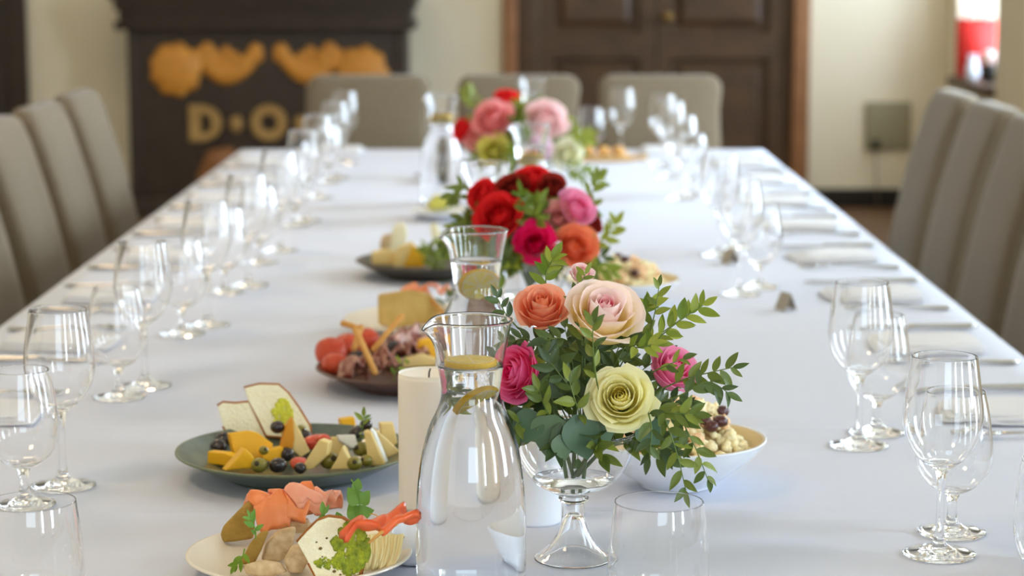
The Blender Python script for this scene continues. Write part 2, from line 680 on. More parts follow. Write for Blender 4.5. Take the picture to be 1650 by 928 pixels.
relief('lower_carving', [(350, 262, 24), (336, 272, 16), (366, 252, 17), (352, 284, 20), (372, 268, 15), (330, 286, 14)], mat('bronze_carving', (150, 98, 56), 0.5, 0.4, 0.3, 30, (120, 76, 40)))


def ring_letter(outer, inner, name):
    bm = bmesh.new()
    n = len(outer)
    y0, y1 = yf - 0.03, yf + 0.002
    a = [bm.verts.new((x, y0, z)) for x, z in outer]
    b = [bm.verts.new((x, y0, z)) for x, z in inner]
    c = [bm.verts.new((x, y1, z)) for x, z in outer]
    d = [bm.verts.new((x, y1, z)) for x, z in inner]
    for i in range(n):
        j = (i + 1) % n
        bm.faces.new((a[i], a[j], b[j], b[i]))
        bm.faces.new((a[i], c[i], c[j], a[j]))
        bm.faces.new((b[i], b[j], d[j], d[i]))
    bmesh.ops.recalc_face_normals(bm, faces=bm.faces[:])
    return obj(name, bm_mesh(bm, name), LETTER, cab)


def D_pts(cx_, cz_, w_, h_, n=24):
    pts = [(cx_ - w_ / 2, cz_ - h_ / 2 + h_ * k / 6) for k in range(6)]
    pts += [(cx_ - w_ / 2 + w_ * 0.35 * k / 4, cz_ + h_ / 2) for k in range(4)]
    for k in range(n):
        a = pi / 2 - pi * k / (n - 1)
        pts.append((cx_ - w_ * 0.15 + w_ * 0.65 * cos(a), cz_ + h_ / 2 * sin(a)))
    pts += [(cx_ - w_ * 0.15 - w_ * 0.35 * k / 4, cz_ - h_ / 2) for k in range(1, 4)]
    return pts


x, z = on_front(332, 198)
ring_letter(D_pts(x, z, 52 * SCL, 58 * SCL), D_pts(x + 1 * SCL, z, 18 * SCL, 32 * SCL), 'letter_d')
x, z = on_front(434, 197)
el = lambda rx, rz: [(x + rx * cos(2 * pi * k / 32), z + rz * sin(2 * pi * k / 32)) for k in range(32)]
ring_letter(el(29 * SCL, 29 * SCL), el(14 * SCL, 14 * SCL), 'letter_o')
for px in (381, 484):
    x, z = on_front(px, 200)
    bm = bmesh.new()
    bmesh.ops.create_icosphere(bm, subdivisions=2, radius=11 * SCL)
    bmesh.ops.transform(bm, matrix=Matrix.Translation((x, yf, z)) @ Matrix.Diagonal((1, 0.5, 1.3, 1)), verts=bm.verts)
    obj('dot', bm_mesh(bm, 'dot', True), LETTER, cab)

# ------------------------------------------------------------------ things on the far window sill
sy = 11.25
p = PY(1575, 58, sy)
RED = mat('red_cloth', (226, 46, 38), 0.7)
k = mpp(p)
zs = WZ0 + 0.001
sx = RX + 0.10
bag = thing('paper_bag', 'bright red bag standing on the far window sill', 'bag', (2.40, 11.62, zs))
bm = bmesh.new()
box_bm(bm, -0.09, 0.09, -0.06, 0.06, 0, 0.30)
for v in bm.verts:
    if v.co.z > 0.1:
        v.co.x *= 1.08
        v.co.y *= 0.75
bmesh.ops.bevel(bm, geom=bm.edges[:], offset=0.008, segments=2, affect='EDGES')
obj('bag_body', bm_mesh(bm, 'bag_body', True), RED, bag)
for s in (-1, 1):
    obj('bag_handle', mesh('bag_handle', *tube([(-0.045, s * 0.04, 0.29), (-0.04, s * 0.04, 0.35), (0, s * 0.04, 0.38), (0.04, s * 0.04, 0.35), (0.045, s * 0.04, 0.29)], 0.005, 6)), mat('bag_cord', (236, 226, 214), 0.7), bag)
jug = thing('jug', 'small white jug on the far sill in front of the red bag', 'jug', (2.345, 11.42, zs))
obj('jug_body', mesh('jug_body', *lathe(smooth_prof([(0, 0), (0.028, 0), (0.036, 0.03), (0.032, 0.07), (0.022, 0.1), (0.026, 0.12), (0.022, 0.12), (0.018, 0.1), (0, 0.02)]), 24)), mat('white_china', (226, 230, 238), 0.25), jug)
obj('jug_handle', mesh('jug_handle', *tube([(0.03, 0, 0.1), (0.055, 0, 0.09), (0.055, 0, 0.05), (0.033, 0, 0.035)], 0.005, 8)), MATS['white_china'], jug)
pot = thing('pot', 'round black pot with pale bloom on the far sill beside the white jug', 'pot', (2.385, 11.20, zs))
obj('pot_body', mesh('pot_body', *lathe(smooth_prof([(0, 0), (0.03, 0), (0.046, 0.04), (0.042, 0.085), (0.036, 0.085), (0.03, 0.07), (0, 0.07)]), 24)), mat('black_pot', (26, 24, 22), 0.5), pot)
obj('bloom', mesh('bloom', *xf(blob(0.048, 4, 0.3, 2.2, 3, 1, 1, 0.8), Matrix.Translation((0, 0, 0.115)))), mat('pale_bloom', (240, 206, 200), 0.7), pot)

# ------------------------------------------------------------------ table and tablecloth
XR, XLt = 0.5 * (PZ(1235, 245, T).x + PZ(1650, 575, T).x), 0.5 * (PZ(390, 240, T).x + PZ(0, 525, T).x)
TY0, TY1 = 1.55, PZ(800, 240, T).y
print('TABLE', XLt, XR, TY0, TY1)
table = thing('banquet_table', 'long banquet table under the white cloth', 'table', ((XLt + XR) / 2, (TY0 + TY1) / 2, 0))
hx, hy = (XR - XLt) / 2, (TY1 - TY0) / 2
box('tabletop', -hx + 0.006, hx - 0.006, -hy + 0.006, hy - 0.006, T - 0.035, T - 0.006, CASING, table)
for ix in (-1, 1):
    for iy in (-1, 0, 1):
        box('leg', ix * (hx - 0.32) - 0.03, ix * (hx - 0.32) + 0.03, iy * (hy - 0.5) - 0.03, iy * (hy - 0.5) + 0.03, 0, T - 0.035, CASING, table, 0.006)
crease_y = [PZ(825, 690, T).y, PZ(825, 824, T).y, 3.55, 4.6, 5.7]


def cloth_z(x, y):
    z = 0.0
    for c in crease_y:
        z += 0.0011 * math.exp(-((y - c - 0.004 * sin(3 * x)) / 0.006) ** 2) - 0.0009 * math.exp(-((y - c - 0.02) / 0.018) ** 2)
    z += 0.0006 * noise.noise(Vector((x * 2.2, y * 6, 0))) + 0.0004 * noise.noise(Vector((x * 7, y * 11, 3)))
    return z


NX = 36
ys = sorted(set([TY0 + (TY1 - TY0) * k / 160 for k in range(161)] + [c + d for c in crease_y for d in (-0.012, -0.006, -0.003, 0, 0.003, 0.006, 0.012, 0.02, 0.03)]))
V, F = [], []
for y in ys:
    for i in range(NX + 1):
        x = XLt + (XR - XLt) * i / NX
        V.append((x, y, T - 0.0012 + cloth_z(x, y)))
ny = len(ys)
for j in range(ny - 1):
    for i in range(NX):
        a = j * (NX + 1) + i
        F.append((a, a + 1, a + NX + 2, a + NX + 1))
# perimeter loop of the top, then the drop with soft folds
per = [i for i in range(NX + 1)] + [j * (NX + 1) + NX for j in range(1, ny)] + [(ny - 1) * (NX + 1) + i for i in range(NX - 1, -1, -1)] + [j * (NX + 1) for j in range(ny - 2, 0, -1)]
loops = [per]
s_acc = 0
arc = []
for i, v in enumerate(per):
    arc.append(s_acc)
    s_acc += (Vector(V[per[(i + 1) % len(per)]]) - Vector(V[v])).length
ND = 9
for k in range(1, ND + 1):
    ring = []
    for i, v in enumerate(per):
        x, y, z = V[v]
        nx = -1 if abs(x - XLt) < 1e-6 else (1 if abs(x - XR) < 1e-6 else 0)
        nyy = -1 if abs(y - TY0) < 1e-6 else (1 if abs(y - TY1) < 1e-6 else 0)
        d = k / ND
        drop = 0.005 if k == 1 else 0.23 * d
        out = 0.004 if k == 1 else 0.004 + 0.012 * d + 0.02 * d * d * (1 + sin(arc[i] * 17 + 2 * sin(arc[i] * 3))) * 0.6
        V.append((x + nx * out, y + nyy * out, T - 0.0012 - drop))
        ring.append(len(V) - 1)
    loops.append(ring)
for a, b in zip(loops, loops[1:]):
    n = len(a)
    for i in range(n):
        j = (i + 1) % n
        F.append((a[j], a[i], b[i], b[j]))
cloth = obj('tablecloth', mesh('tablecloth', V, F), CLOTH)
tag(cloth, 'white tablecloth with pressed creases covering the long table', 'tablecloth')


# ------------------------------------------------------------------ chairs (front faces +y in local space)
def chair_back_mesh():
    """upholstered slab: rounded rectangle outline, thin, tilted backwards"""
    W_, Z0_, Z1_, TH_, R_ = 0.20, 0.40, 0.97, 0.066, 0.045
    out = []
    for (cx_, cz_, a0) in ((W_ - R_, Z1_ - R_, 0), (-W_ + R_, Z1_ - R_, pi / 2)):
        for k in range(7):
            a = a0 + pi / 2 * k / 6
            out.append((cx_ + R_ * cos(a), cz_ + R_ * sin(a)))
    left = [(-W_ + 0.012 * (1 - k / 8), Z1_ - R_ + (Z0_ - Z1_ + R_) * k / 8) for k in range(1, 9)]
    right = [(W_ - 0.012 * (1 - k / 8), Z0_ + (Z1_ - R_ - Z0_) * k / 8) for k in range(0, 8)]
    # order: right side up, top arcs, left side down
    ol = right + out + left
    prof = [(0.55, TH_ / 2), (0.9, TH_ / 2), (0.972, TH_ / 2 - 0.004), (1.0, TH_ / 2 - 0.016), (1.0, -TH_ / 2 + 0.016), (0.972, -TH_ / 2 + 0.004), (0.9, -TH_ / 2), (0.55, -TH_ / 2)]
    V, F = [], []
    n = len(ol)
    zc = 0.68
    for s, yy in prof:
        for x, z in ol:
            X, Z = x * s, zc + (z - zc) * s
            V.append((X, yy + 0.010 * (1 - (X / 0.2) ** 2) * (1 if yy > 0 else 0.3) , Z))
    for k in range(len(prof) - 1):
        for i in range(n):
            j = (i + 1) % n
            F.append((k * n + i, k * n + j, (k + 1) * n + j, (k + 1) * n + i))
    V.append((0, TH_ / 2 + 0.01, zc))
    V.append((0, -TH_ / 2 + 0.003, zc))
    for i in range(n):
        j = (i + 1) % n
        F.append((len(V) - 2, i, i + 0, j) if False else (len(V) - 2, j, i))
        F.append((len(V) - 1, (len(prof) - 1) * n + i, (len(prof) - 1) * n + j))
    W2 = []
    for x, y, z in V:
        t = (z - 0.42) / 0.55
        W2.append((x, y - 0.185 - 0.06 * t - 0.075 * t * t, z))
    return W2, [tuple(reversed(f)) for f in F]


def make_chair():
    t = thing('dining_chair', 'x', 'chair', (0, 0, 0))
    bm = bmesh.new()
    box_bm(bm, -0.205, 0.205, -0.20, 0.215, 0.39, 0.47)
    bmesh.ops.bevel(bm, geom=bm.edges[:], offset=0.022, segments=3, affect='EDGES')
    obj('seat', bm_mesh(bm, 'seat', True), FABRIC, t)
    obj('backrest', mesh('backrest', *chair_back_mesh()), FABRIC, t)
    box('seat_frame', -0.19, 0.19, -0.19, 0.20, 0.35, 0.395, CHAIRLEG, t, 0.004)
    for sx_ in (-1, 1):
        for yy, lean in ((0.18, 0.0), (-0.17, -0.06)):
            V, F = tube([(sx_ * 0.17, yy + lean, 0), (sx_ * 0.17, yy, 0.37)], [0.014, 0.021], 8)
            obj('leg', mesh('leg', V, F, smooth=False), CHAIRLEG, t)
    return t


chair0 = make_chair()
chair_used = False


def place_chair(x, y, rz, label, group):
    global chair_used
    c = chair0 if not chair_used else copy_tree(chair0)
    chair_used = True
    c.location = (x, y, 0)
    c.rotation_euler = (0, 0, rz)
    tag(c, label, 'chair', group)
    return c


endx = [PY(px, 180, 7.25).x for px in (593, 836, 1064)]
for x, lb in zip(endx, ('grey brown upholstered chair at the far table end in front of the carved cabinet', 'grey brown upholstered chair at the far table end behind the flowers', 'grey brown upholstered chair at the far table end before the dark door')):
    place_chair(x, 6.97, pi, lb, 'chairs at the far table end')
sy_l = [6.38, 5.86, 5.34, 4.82]
for i, y in enumerate(sy_l):
    place_chair(-0.93, y, -pi / 2, ['farthest grey upholstered chair on the cabinet side of the table', 'second farthest grey upholstered chair on the cabinet side of the table', 'third farthest grey upholstered chair on the cabinet side, cut by the frame', 'nearest grey upholstered chair on the cabinet side, mostly hidden below the table edge'][i], 'chairs along the left table side')
    place_chair(0.955, y + 0.02, pi / 2, ['farthest grey upholstered chair on the window side of the table', 'second farthest grey upholstered chair on the window side of the table', 'third farthest grey upholstered chair on the window side, cut by the frame', 'nearest grey upholstered chair on the window side, only its lower back showing'][i], 'chairs along the right table side')


# ------------------------------------------------------------------ glassware
def split_lathe(prof, cuts, names, m, parent, seg=48):
    """one closed profile cut at the given indices into open shells that share rings"""
    b = [0] + cuts + [len(prof) - 1]
    for nm, i, j in zip(names, b, b[1:]):
        obj(nm, mesh(nm, *lathe(prof[i:j + 1], seg)), m, parent)


def glass_profile(outer_low, outer_bowl, th):
    """outer_low: foot+stem points, outer_bowl: from the stem top to the rim. adds the inside."""
    ob = crisp(smooth_prof(outer_bowl, 4), 0.0014)
    r, z = ob[-1]
    inner = [(max(r_ - th, 0), z_ + th * (0.25 if r_ > 0.02 else 1.2)) for r_, z_ in ob if z_ > outer_bowl[0][1] + 0.006 and r_ > 0.006]
    inner[-1] = (r - th, z + 0.0002)
    rim = [(r - th * 0.06, z + th * 0.25), (r - th * 0.25, z + th * 0.43), (r - th * 0.5, z + th * 0.5), (r - th * 0.75, z + th * 0.43), (r - th * 0.94, z + th * 0.25)]
    zi = inner[0][1]
    return outer_low, ob, rim + list(reversed(inner)) + [(0, zi - 0.001)]


def crisp(ob, d=0.0005):
    """support ring just under the rim so that the wall keeps its own normals"""
    (r0, z0), (r1, z1) = ob[-2], ob[-1]
    f = d / max(z1 - z0, 1e-6)
    return ob[:-1] + [(r1 + (r0 - r1) * f, z1 + (z0 - z1) * f), ob[-1]]


def make_wine(kind):
    th = 0.0011
    if kind == 'tall':
        low = [(0, 0.0015), (0.02, 0.001), (0.0365, 0.0), (0.038, 0.001), (0.0375, 0.0022)] + smooth_prof([(0.030, 0.0035), (0.018, 0.006), (0.009, 0.011), (0.005, 0.022), (0.0040, 0.045), (0.0040, 0.07), (0.0050, 0.083), (0.0075, 0.090)], 3)
        bowl = [(0.0075, 0.090), (0.015, 0.095), (0.027, 0.105), (0.0365, 0.121), (0.0408, 0.140), (0.0405, 0.158), (0.0375, 0.182), (0.0335, 0.209)]
    else:
        low = [(0, 0.0015), (0.02, 0.001), (0.036, 0.0), (0.0372, 0.001), (0.037, 0.0022)] + smooth_prof([(0.029, 0.0035), (0.017, 0.006), (0.009, 0.011), (0.0055, 0.019), (0.0048, 0.03), (0.0060, 0.038), (0.0085, 0.043)], 3)
        bowl = [(0.0085, 0.043), (0.017, 0.047), (0.029, 0.056), (0.0385, 0.070), (0.0415, 0.086), (0.0405, 0.106), (0.0365, 0.132), (0.0315, 0.155)]
    a, b, c = glass_profile(low, bowl, th)
    prof = a[:-1] + b + c
    # foot = up to the start of the thin stem
    i1 = 5 + 6
    i2 = len(a) - 1
    t = thing('wine_glass' if kind == 'tall' else 'water_goblet', 'x', 'glass')
    split_lathe(prof, [i1, i2], ['foot', 'stem', 'bowl'], GLASS, t, 48)
    return t


protos = {'tall': make_wine('tall'), 'short': make_wine('short')}
used = {'tall': False, 'short': False}


def place_glass(kind, px, py, label, group):
    p = PZ(px, py, T)
    g = protos[kind] if not used[kind] else copy_tree(protos[kind])
    used[kind] = True
    g.location = (p.x, p.y, T)
    g.rotation_euler = (0, 0, random.uniform(0, 6))
    tag(g, label, 'glass', group)


RT = [(1513, 893), (1383, 718), (1192, 474), (1158, 411), (1097, 320), (1080, 286), (1067, 268)]
RS = [(1533, 858), (1412, 697), (1223, 463), (1181, 402), (1114, 314)]
LT = [(102, 783), (234, 622), (335, 524), (400, 460), (451, 404), (491, 356), (513, 319), (541, 288), (556, 262)]
LS = [(40, 813), (192, 640), (294, 538), (362, 471), (418, 424), (474, 363), (528, 294)]
for i, (x, y) in enumerate(RT):
    place_glass('tall', x, y, f'{ORD[i]} tall empty wine glass from the camera in the window side row', 'tall wine glasses on the right')
for i, (x, y) in enumerate(RS):
    place_glass('short', x, y, f'{ORD[i]} short stemmed goblet from the camera in the window side row', 'short goblets on the right')
for i, (x, y) in enumerate(LT):
    place_glass('tall', x, y, f'{ORD[i]} tall empty wine glass from the camera in the cabinet side row', 'tall wine glasses on the left')
for i, (x, y) in enumerate(LS):
    place_glass('short', x, y, f'{ORD[i]} short stemmed goblet from the camera in the cabinet side row', 'short goblets on the left')
place_glass('tall', 1001, 254, 'lone tall wine glass at the far table end right of the flowers', 'glasses at the far table end')
place_glass('short', 952, 256, 'lone short goblet at the far table end by the bread board', 'glasses at the far table end')


def make_tumbler():
    t = thing('stemless_glass', 'x', 'glass')
    th = 0.0008
    ob = smooth_prof([(0.030, 0.0015), (0.0385, 0.008), (0.045, 0.022), (0.0475, 0.040), (0.0472, 0.058), (0.0450, 0.085), (0.0415, 0.112)], 4)
    ob = crisp(ob)
    prof = [(0, 0.0008), (0.02, 0.0004), (0.028, 0.0)] + ob
    r, z = ob[-1]
    inner = [(r_ - th, z_ + 0.0002) for r_, z_ in ob if z_ > 0.006]
    base = len(prof) - 12
    prof2 = prof + [(r - th * 0.06, z + th * 0.25), (r - th * 0.25, z + th * 0.43), (r - th * 0.5, z + th * 0.5), (r - th * 0.75, z + th * 0.43), (r - th * 0.94, z + th * 0.25)] + list(reversed(inner)) + [(0.02, 0.0055), (0, 0.005)]
    split_lathe(prof2, [7], ['base', 'bowl'], GLASS, t, 56)
    return t


tum = make_tumbler()
for i, (px, lb) in enumerate(((1062, 'stemless glass at the front table edge beside the footed flower bowl'), (50, 'stemless glass at the front left corner before the nearest goblet'), (1714, 'stemless glass cut by the right picture edge near a knife'))):
    t = tum if i == 0 else copy_tree(tum)
    p = PZ(px, 808 if i < 2 else 742, T + 0.112)
    t.location = (p.x, p.y, T)
    tag(t, lb, 'glass', 'stemless glasses')


# ------------------------------------------------------------------ carafes with water
CAR = smooth_prof([(0.0500, 0.003), (0.0528, 0.012), (0.0538, 0.030), (0.0540, 0.055), (0.0530, 0.090), (0.0490, 0.130), (0.0415, 0.162), (0.0325, 0.182), (0.0288, 0.195), (0.0292, 0.206), (0.0325, 0.228), (0.0365, 0.250), (0.0405, 0.268)], 4)
CAR = crisp(CAR, 0.0008)


def radius_at(z):
    for (r0, z0), (r1, z1) in zip(CAR, CAR[1:]):
        if z0 <= z <= z1:
            return r0 + (r1 - r0) * (z - z0) / max(z1 - z0, 1e-9)
    return CAR[-1][0]


def spout(V):
    W_ = []
    for v in V:
        v = Vector(v)
        if v.z > 0.242:
            a = atan2(v.y, v.x)
            da = abs((a - pi + pi) % (2 * pi) - pi)
            k = min(1.0, (v.z - 0.242) / 0.028) ** 1.5 * math.exp(-(da / 0.36) ** 2)
            f = 1 + 0.16 * k
            v.x *= f
            v.y *= f * (1 - 0.15 * k) / 1
            v.z -= 0.010 * k
        W_.append(v)
    return W_


def make_carafe(level):
    t = thing('carafe', 'x', 'carafe')
    th = 0.0017
    r, z = CAR[-1]
    prof = [(0, 0.001), (0.03, 0.0005), (0.047, 0.0)] + CAR + [(r + 0.0006, z + 0.0015), (r - th * 0.4, z + 0.0026), (r - th, z + 0.0012)]
    inner = [(r_ - th, z_ + 0.0002) for r_, z_ in CAR if z_ > 0.008]
    full = prof + list(reversed(inner)) + [(0.045, 0.006), (0.03, 0.005), (0, 0.005)]
    i_neck = 3 + next(i for i, q in enumerate(CAR) if q[1] >= 0.2)
    V, F = lathe(full, 64)
    obj('glass_body', mesh('glass_body', spout(V), F), GLASS, t)
    # water, its skin a hair inside the glass wall
    wp = [(0, 0.0047), (0.045, 0.0056)] + [(r_ - th + 0.0004, z_) for r_, z_ in CAR if 0.008 < z_ < level - 0.002] + [(radius_at(level) - th + 0.0004, level), (radius_at(level) - th - 0.002, level - 0.0008), (0, level - 0.0008)]
    obj('water', mesh('water', *lathe(wp, 64)), WATER, t)
    return t


RIND = leaf_mat('lemon_rind', (255, 214, 10), (255, 220, 30), 0.45, 0.4)
PITH = leaf_mat('lemon_pith', (252, 244, 190), (252, 246, 200), 0.5, 0.5)
PULP = leaf_mat('lemon_pulp', (250, 234, 110), (252, 240, 150), 0.5, 0.3)


def lemon(label, loc, rot, r=0.024, half=False, th=0.006, group='lemon slices in the carafes'):
    t = thing('lemon_slice', label, 'lemon', loc, rot, group)
    n = 28
    a1 = pi if half else 2 * pi
    pts = [(cos(a1 * k / n), sin(a1 * k / n)) for k in range(n + (1 if half else 0))]
    outl = [(x * r, z * r) for x, z in pts]
    obj('rind', mesh('rind', *slab(outl, th, 0.0008), smooth=False), RIND, t)
    obj('pith', mesh('pith', *slab([(x * r * 0.93, z * r * 0.93 + (0.0006 if half else 0)) for x, z in pts], th + 0.0006), smooth=False), PITH, t)
    segs = []
    ns = 4 if half else 8
    for s in range(ns):
        b0 = a1 * s / ns + 0.06
        b1 = a1 * (s + 1) / ns - 0.06
        mid_ = (b0 + b1) / 2
        c = (0.08 * r * cos(mid_), 0.08 * r * sin(mid_))
        o_ = [c] + [(c[0] + r * 0.76 * cos(b0 + (b1 - b0) * k / 5), c[1] + r * 0.76 * sin(b0 + (b1 - b0) * k / 5)) for k in range(6)]
        obj('segment', mesh('segment', *slab(o_, th + 0.0014), smooth=False), PULP, t)
    return t


CZ = 0.2705
car_spec = [  # rim centre px, level, label
    (758, 513, 0.226, 'nearest glass carafe of lemon water in front of the cream candle'),
    (767, 369, 0.232, 'second glass carafe of lemon water from the camera, right behind the nearest'),
    (783, 262, 0.226, 'third glass carafe from the camera, rising behind the middle bouquet'),
    (855, 199, 0.215, 'fourth glass carafe from the camera, in front of the far bouquet'),
    (711, 152, 0.238, 'glass carafe standing clear at the left of the far bouquet'),
    (859, 126, 0.215, 'farthest glass carafe, behind the far bouquet')]
first = None
CARP = []
for i, (px, py, lv, lb) in enumerate(car_spec):
    t = make_carafe(lv) if i in (0, 1) else copy_tree(first)
    if first is None:
        first = t
    p = PZ(px, py, T + CZ)
    t.location = (p.x, p.y, T)
    t.rotation_euler = (0, 0, 0.12)
    tag(t, lb, 'carafe', 'water carafes')
    CARP.append(Vector((p.x, p.y, T)))
c = CARP[0]
lemon('lemon slice floating flat on the water of the nearest carafe', c + Vector((0.0, 0, 0.2280)), (radians(90), 0, 0.2), 0.0255, False, 0.0052)
lemon('half lemon slice sunk in the neck of the nearest carafe', c + Vector((0.004, -0.002, 0.190)), (radians(50), radians(-35), radians(15)), 0.021, True)
c = CARP[1]
lemon('lemon slice upright in the neck of the second carafe', c + Vector((0.002, 0.0, 0.2)), (radians(12), radians(20), radians(28)), 0.022)
c = CARP[3]
lemon('lemon slice in the neck of the fourth carafe', c + Vector((0, 0, 0.196)), (radians(40), 0, 0.1), 0.021)
c = CARP[4]
lemon('lemon slice in the carafe left of the far bouquet', c + Vector((0, 0, 0.212)), (radians(70), 0, 0.1), 0.023, False, 0.012)
c = CARP[5]
lemon('lemon slice in the farthest carafe', c + Vector((0, 0, 0.198)), (radians(60), 0, 0.4), 0.021, False, 0.01)


# ------------------------------------------------------------------ candles
def candle(px, py, h, r, label, wax=None):
    p = PZ(px, py, T)
    t = thing('pillar_candle', label, 'candle', (p.x, p.y, T), group='pillar candles')
    obj('wax', mesh('wax', *lathe([(0, 0)] + smooth_prof([(r - 0.002, 0.0), (r, 0.002), (r, h * 0.5), (r, h - 0.004), (r - 0.002, h - 0.0008), (r - 0.006, h - 0.001), (r * 0.5, h - 0.004), (0.004, h - 0.006)], 3) + [(0, h - 0.006)], 48)), wax or WAX, t)
    obj('wick', mesh('wick', *tube([(0, 0, h - 0.007), (0.0006, 0, h + 0.002), (0.002, 0, h + 0.006)], 0.0011, 6)), WICK, t)
    return t


candle(692, 812, 0.150, 0.0345, 'cream pillar candle left of the nearest carafe')
candle(862, 838, 0.12, 0.029, 'white pillar candle behind the stem of the footed flower bowl', mat('white_wax', (240, 241, 246), 0.45, 0.4, sss=0.3))

# ------------------------------------------------------------------ place settings: napkin, knife, fork


def napkin_mesh():
    parts = []
    for k, (sx_, sy_, z0) in enumerate(((0.085, 0.07, 0.0), (0.08, 0.066, 0.007), (0.07, 0.06, 0.014))):
        def fn(u, v, sx_=sx_, sy_=sy_, z0=z0, k=k):
            a = 2 * pi * u
            x, y = cos(a), sin(a)
            m_ = max(abs(x), abs(y)) ** 0.85
            prof = [(0.0, 0.0), (1.0, 0.0), (1.02, 0.003), (1.0, 0.0065), (0.92, 0.0075), (0.0, 0.0085)]
            q = v * (len(prof) - 1)
            i = min(int(q), len(prof) - 2)
            f = q - i
            s = prof[i][0] * (1 - f) + prof[i + 1][0] * f
            z = prof[i][1] * (1 - f) + prof[i + 1][1] * f
            X, Y = x / m_ * sx_ * s, y / m_ * sy_ * s
            return (X + 0.006 * k, Y, z0 + z + (0.004 * noise.noise(Vector((X * 25, Y * 25, k * 3.0))) + 0.002 * k * (X / 0.08)) * (1 if z > 0.004 else 0.2) + 0.001)
        parts.append(grid(40, 11, fn, True))
    return parts


nap_parts = [mesh('napkin_fold', *p) for p in napkin_mesh()]


def make_napkin():
    t = thing('folded_napkin', 'x', 'napkin')
    for p in nap_parts:
        obj('fold', p, NAPKIN, t)
    return t


def make_knife():
    t = thing('table_knife', 'x', 'knife')
    bl = [(0, -0.008), (0.02, -0.0095), (0.085, -0.0095), (0.105, -0.004), (0.112, 0.004), (0.1, 0.0085), (0.04, 0.0085), (0, 0.006)]
    V, F = slab(bl, 0.0016, 0.0004)
    V = [Vector((v.x, v.z, v.y + 0.003)) for v in V]
    obj('blade', mesh('blade', V, F), STEEL, t)
    obj('handle', mesh('handle', *xf(tube([(0.004, 0, 0), (-0.01, 0, 0), (-0.06, 0, 0), (-0.098, 0, 0), (-0.108, 0, 0)], [0.0045, 0.0055, 0.0068, 0.0078, 0.004], 10), Matrix.Translation((0, 0, 0.0055)) @ Matrix.Diagonal((1, 1.2, 0.65, 1)))), STEEL, t)
    return t


def make_fork():
    t = thing('table_fork', 'x', 'fork')
    obj('handle', mesh('handle', *xf(tube([(0.03, 0, 0.010), (0.0, 0, 0.011), (-0.05, 0, 0.006), (-0.1, 0, 0.004), (-0.108, 0, 0.004)], [0.0032, 0.0028, 0.004, 0.007, 0.004], 8), Matrix.Diagonal((1, 1.3, 0.6, 1)))), STEEL, t)
    head = [(0.03, -0.004), (0.042, -0.012), (0.055, -0.0125), (0.055, 0.0125), (0.042, 0.012), (0.03, 0.004)]
    V, F = slab(head, 0.0016)
    obj('head', mesh('head', [Vector((v.x, v.z, v.y + 0.006)) for v in V], F), STEEL, t)
    for k in range(4):
        yy = -0.0102 + 0.0068 * k
        obj('tine', mesh('tine', *tube([(0.054, yy, 0.006), (0.075, yy, 0.0035), (0.095, yy * 0.9, 0.0045)], [0.0017, 0.0016, 0.0007], 6)), STEEL, t)
    return t


pro = {'n': make_napkin(), 'k': make_knife(), 'f': make_fork()}
seen_first = {'n': False, 'k': False, 'f': False}
cnt = {}


def put(kind, x, y, rz, side):
    c_ = proj((x, y, T))
    if not (-40 < c_[0] < 1690 and 0 < c_[1] < 950):
        return
    o = pro[kind] if not seen_first[kind] else copy_tree(pro[kind])
    seen_first[kind] = True
    o.location = (x, y, T + 0.0006)
    o.rotation_euler = (0, 0, rz)
    if kind == 'n':
        o.scale = (1.0, 1.0, 0.6)
    key = (kind, side)
    i = cnt.get(key, 0)
    cnt[key] = i + 1
    nm, cat, adj = {'n': ('napkin', 'napkin', 'folded white'), 'k': ('knife', 'knife', 'steel table'), 'f': ('fork', 'fork', 'steel table')}[kind]
    tag(o, f'{ORD[i]} {adj} {nm} from the camera along the {side} table edge', cat, f'{nm}s along the {side} edge')


seats_r = [2.46, 2.97, 3.48, 3.98, 4.5, 5.0, 5.52, 6.03, 6.5]
seats_l = [2.45, 2.96, 3.48, 3.99, 4.5, 5.01, 5.52, 6.03, 6.5]
for y in seats_r:
    j = random.uniform(-0.02, 0.02)
    put('n', XR - 0.14, y + j, random.uniform(-0.15, 0.15), 'window side')
    put('k', XR - 0.13, y + 0.17 + j, pi + random.uniform(-0.03, 0.03), 'window side')
    put('f', XR - 0.13, y - 0.14 + j, pi + random.uniform(-0.03, 0.03), 'window side')
for y in seats_l:
    j = random.uniform(-0.02, 0.02)
    put('n', XLt + 0.14, y + j, pi + random.uniform(-0.15, 0.15), 'cabinet side')
    put('k', XLt + 0.13, y - 0.15 + j, random.uniform(-0.03, 0.03), 'cabinet side')
    put('f', XLt + 0.13, y + 0.14 + j, random.uniform(-0.03, 0.03), 'cabinet side')
for i, x in enumerate((-0.5, 0.02, 0.5)):
    o = copy_tree(pro['n'])
    o.location = (x - 0.03, TY1 - 0.12, T + 0.0006)
    o.rotation_euler = (0, 0, pi / 2)
    tag(o, ('folded white napkin at the far table end below the left chair', 'folded white napkin at the far table end below the middle chair', 'folded white napkin at the far table end below the right chair')[i], 'napkin', 'napkins at the far end')
# little grey tent cards
CARD = mat('grey_card', (160, 150, 134), 0.8)
for i, (px, py) in enumerate(((1266, 499), (1176, 424))):
    p = PZ(px, py, T)
    V, F = slab([(-0.014, 0), (0, 0.030), (0.014, 0), (0.0125, 0), (0, 0.027), (-0.0125, 0)], 0.03)
    cd = obj('tent_card', mesh('tent_card', V, F, smooth=False), CARD, None, (p.x, p.y, T + 0.0006), (0, 0, 0.5))
    tag(cd, ('small grey tent card on the bare cloth before the third wine glass', 'small grey tent card beside the fourth wine glass of the window side')[i], 'card', 'tent cards')
#@@PART2@@

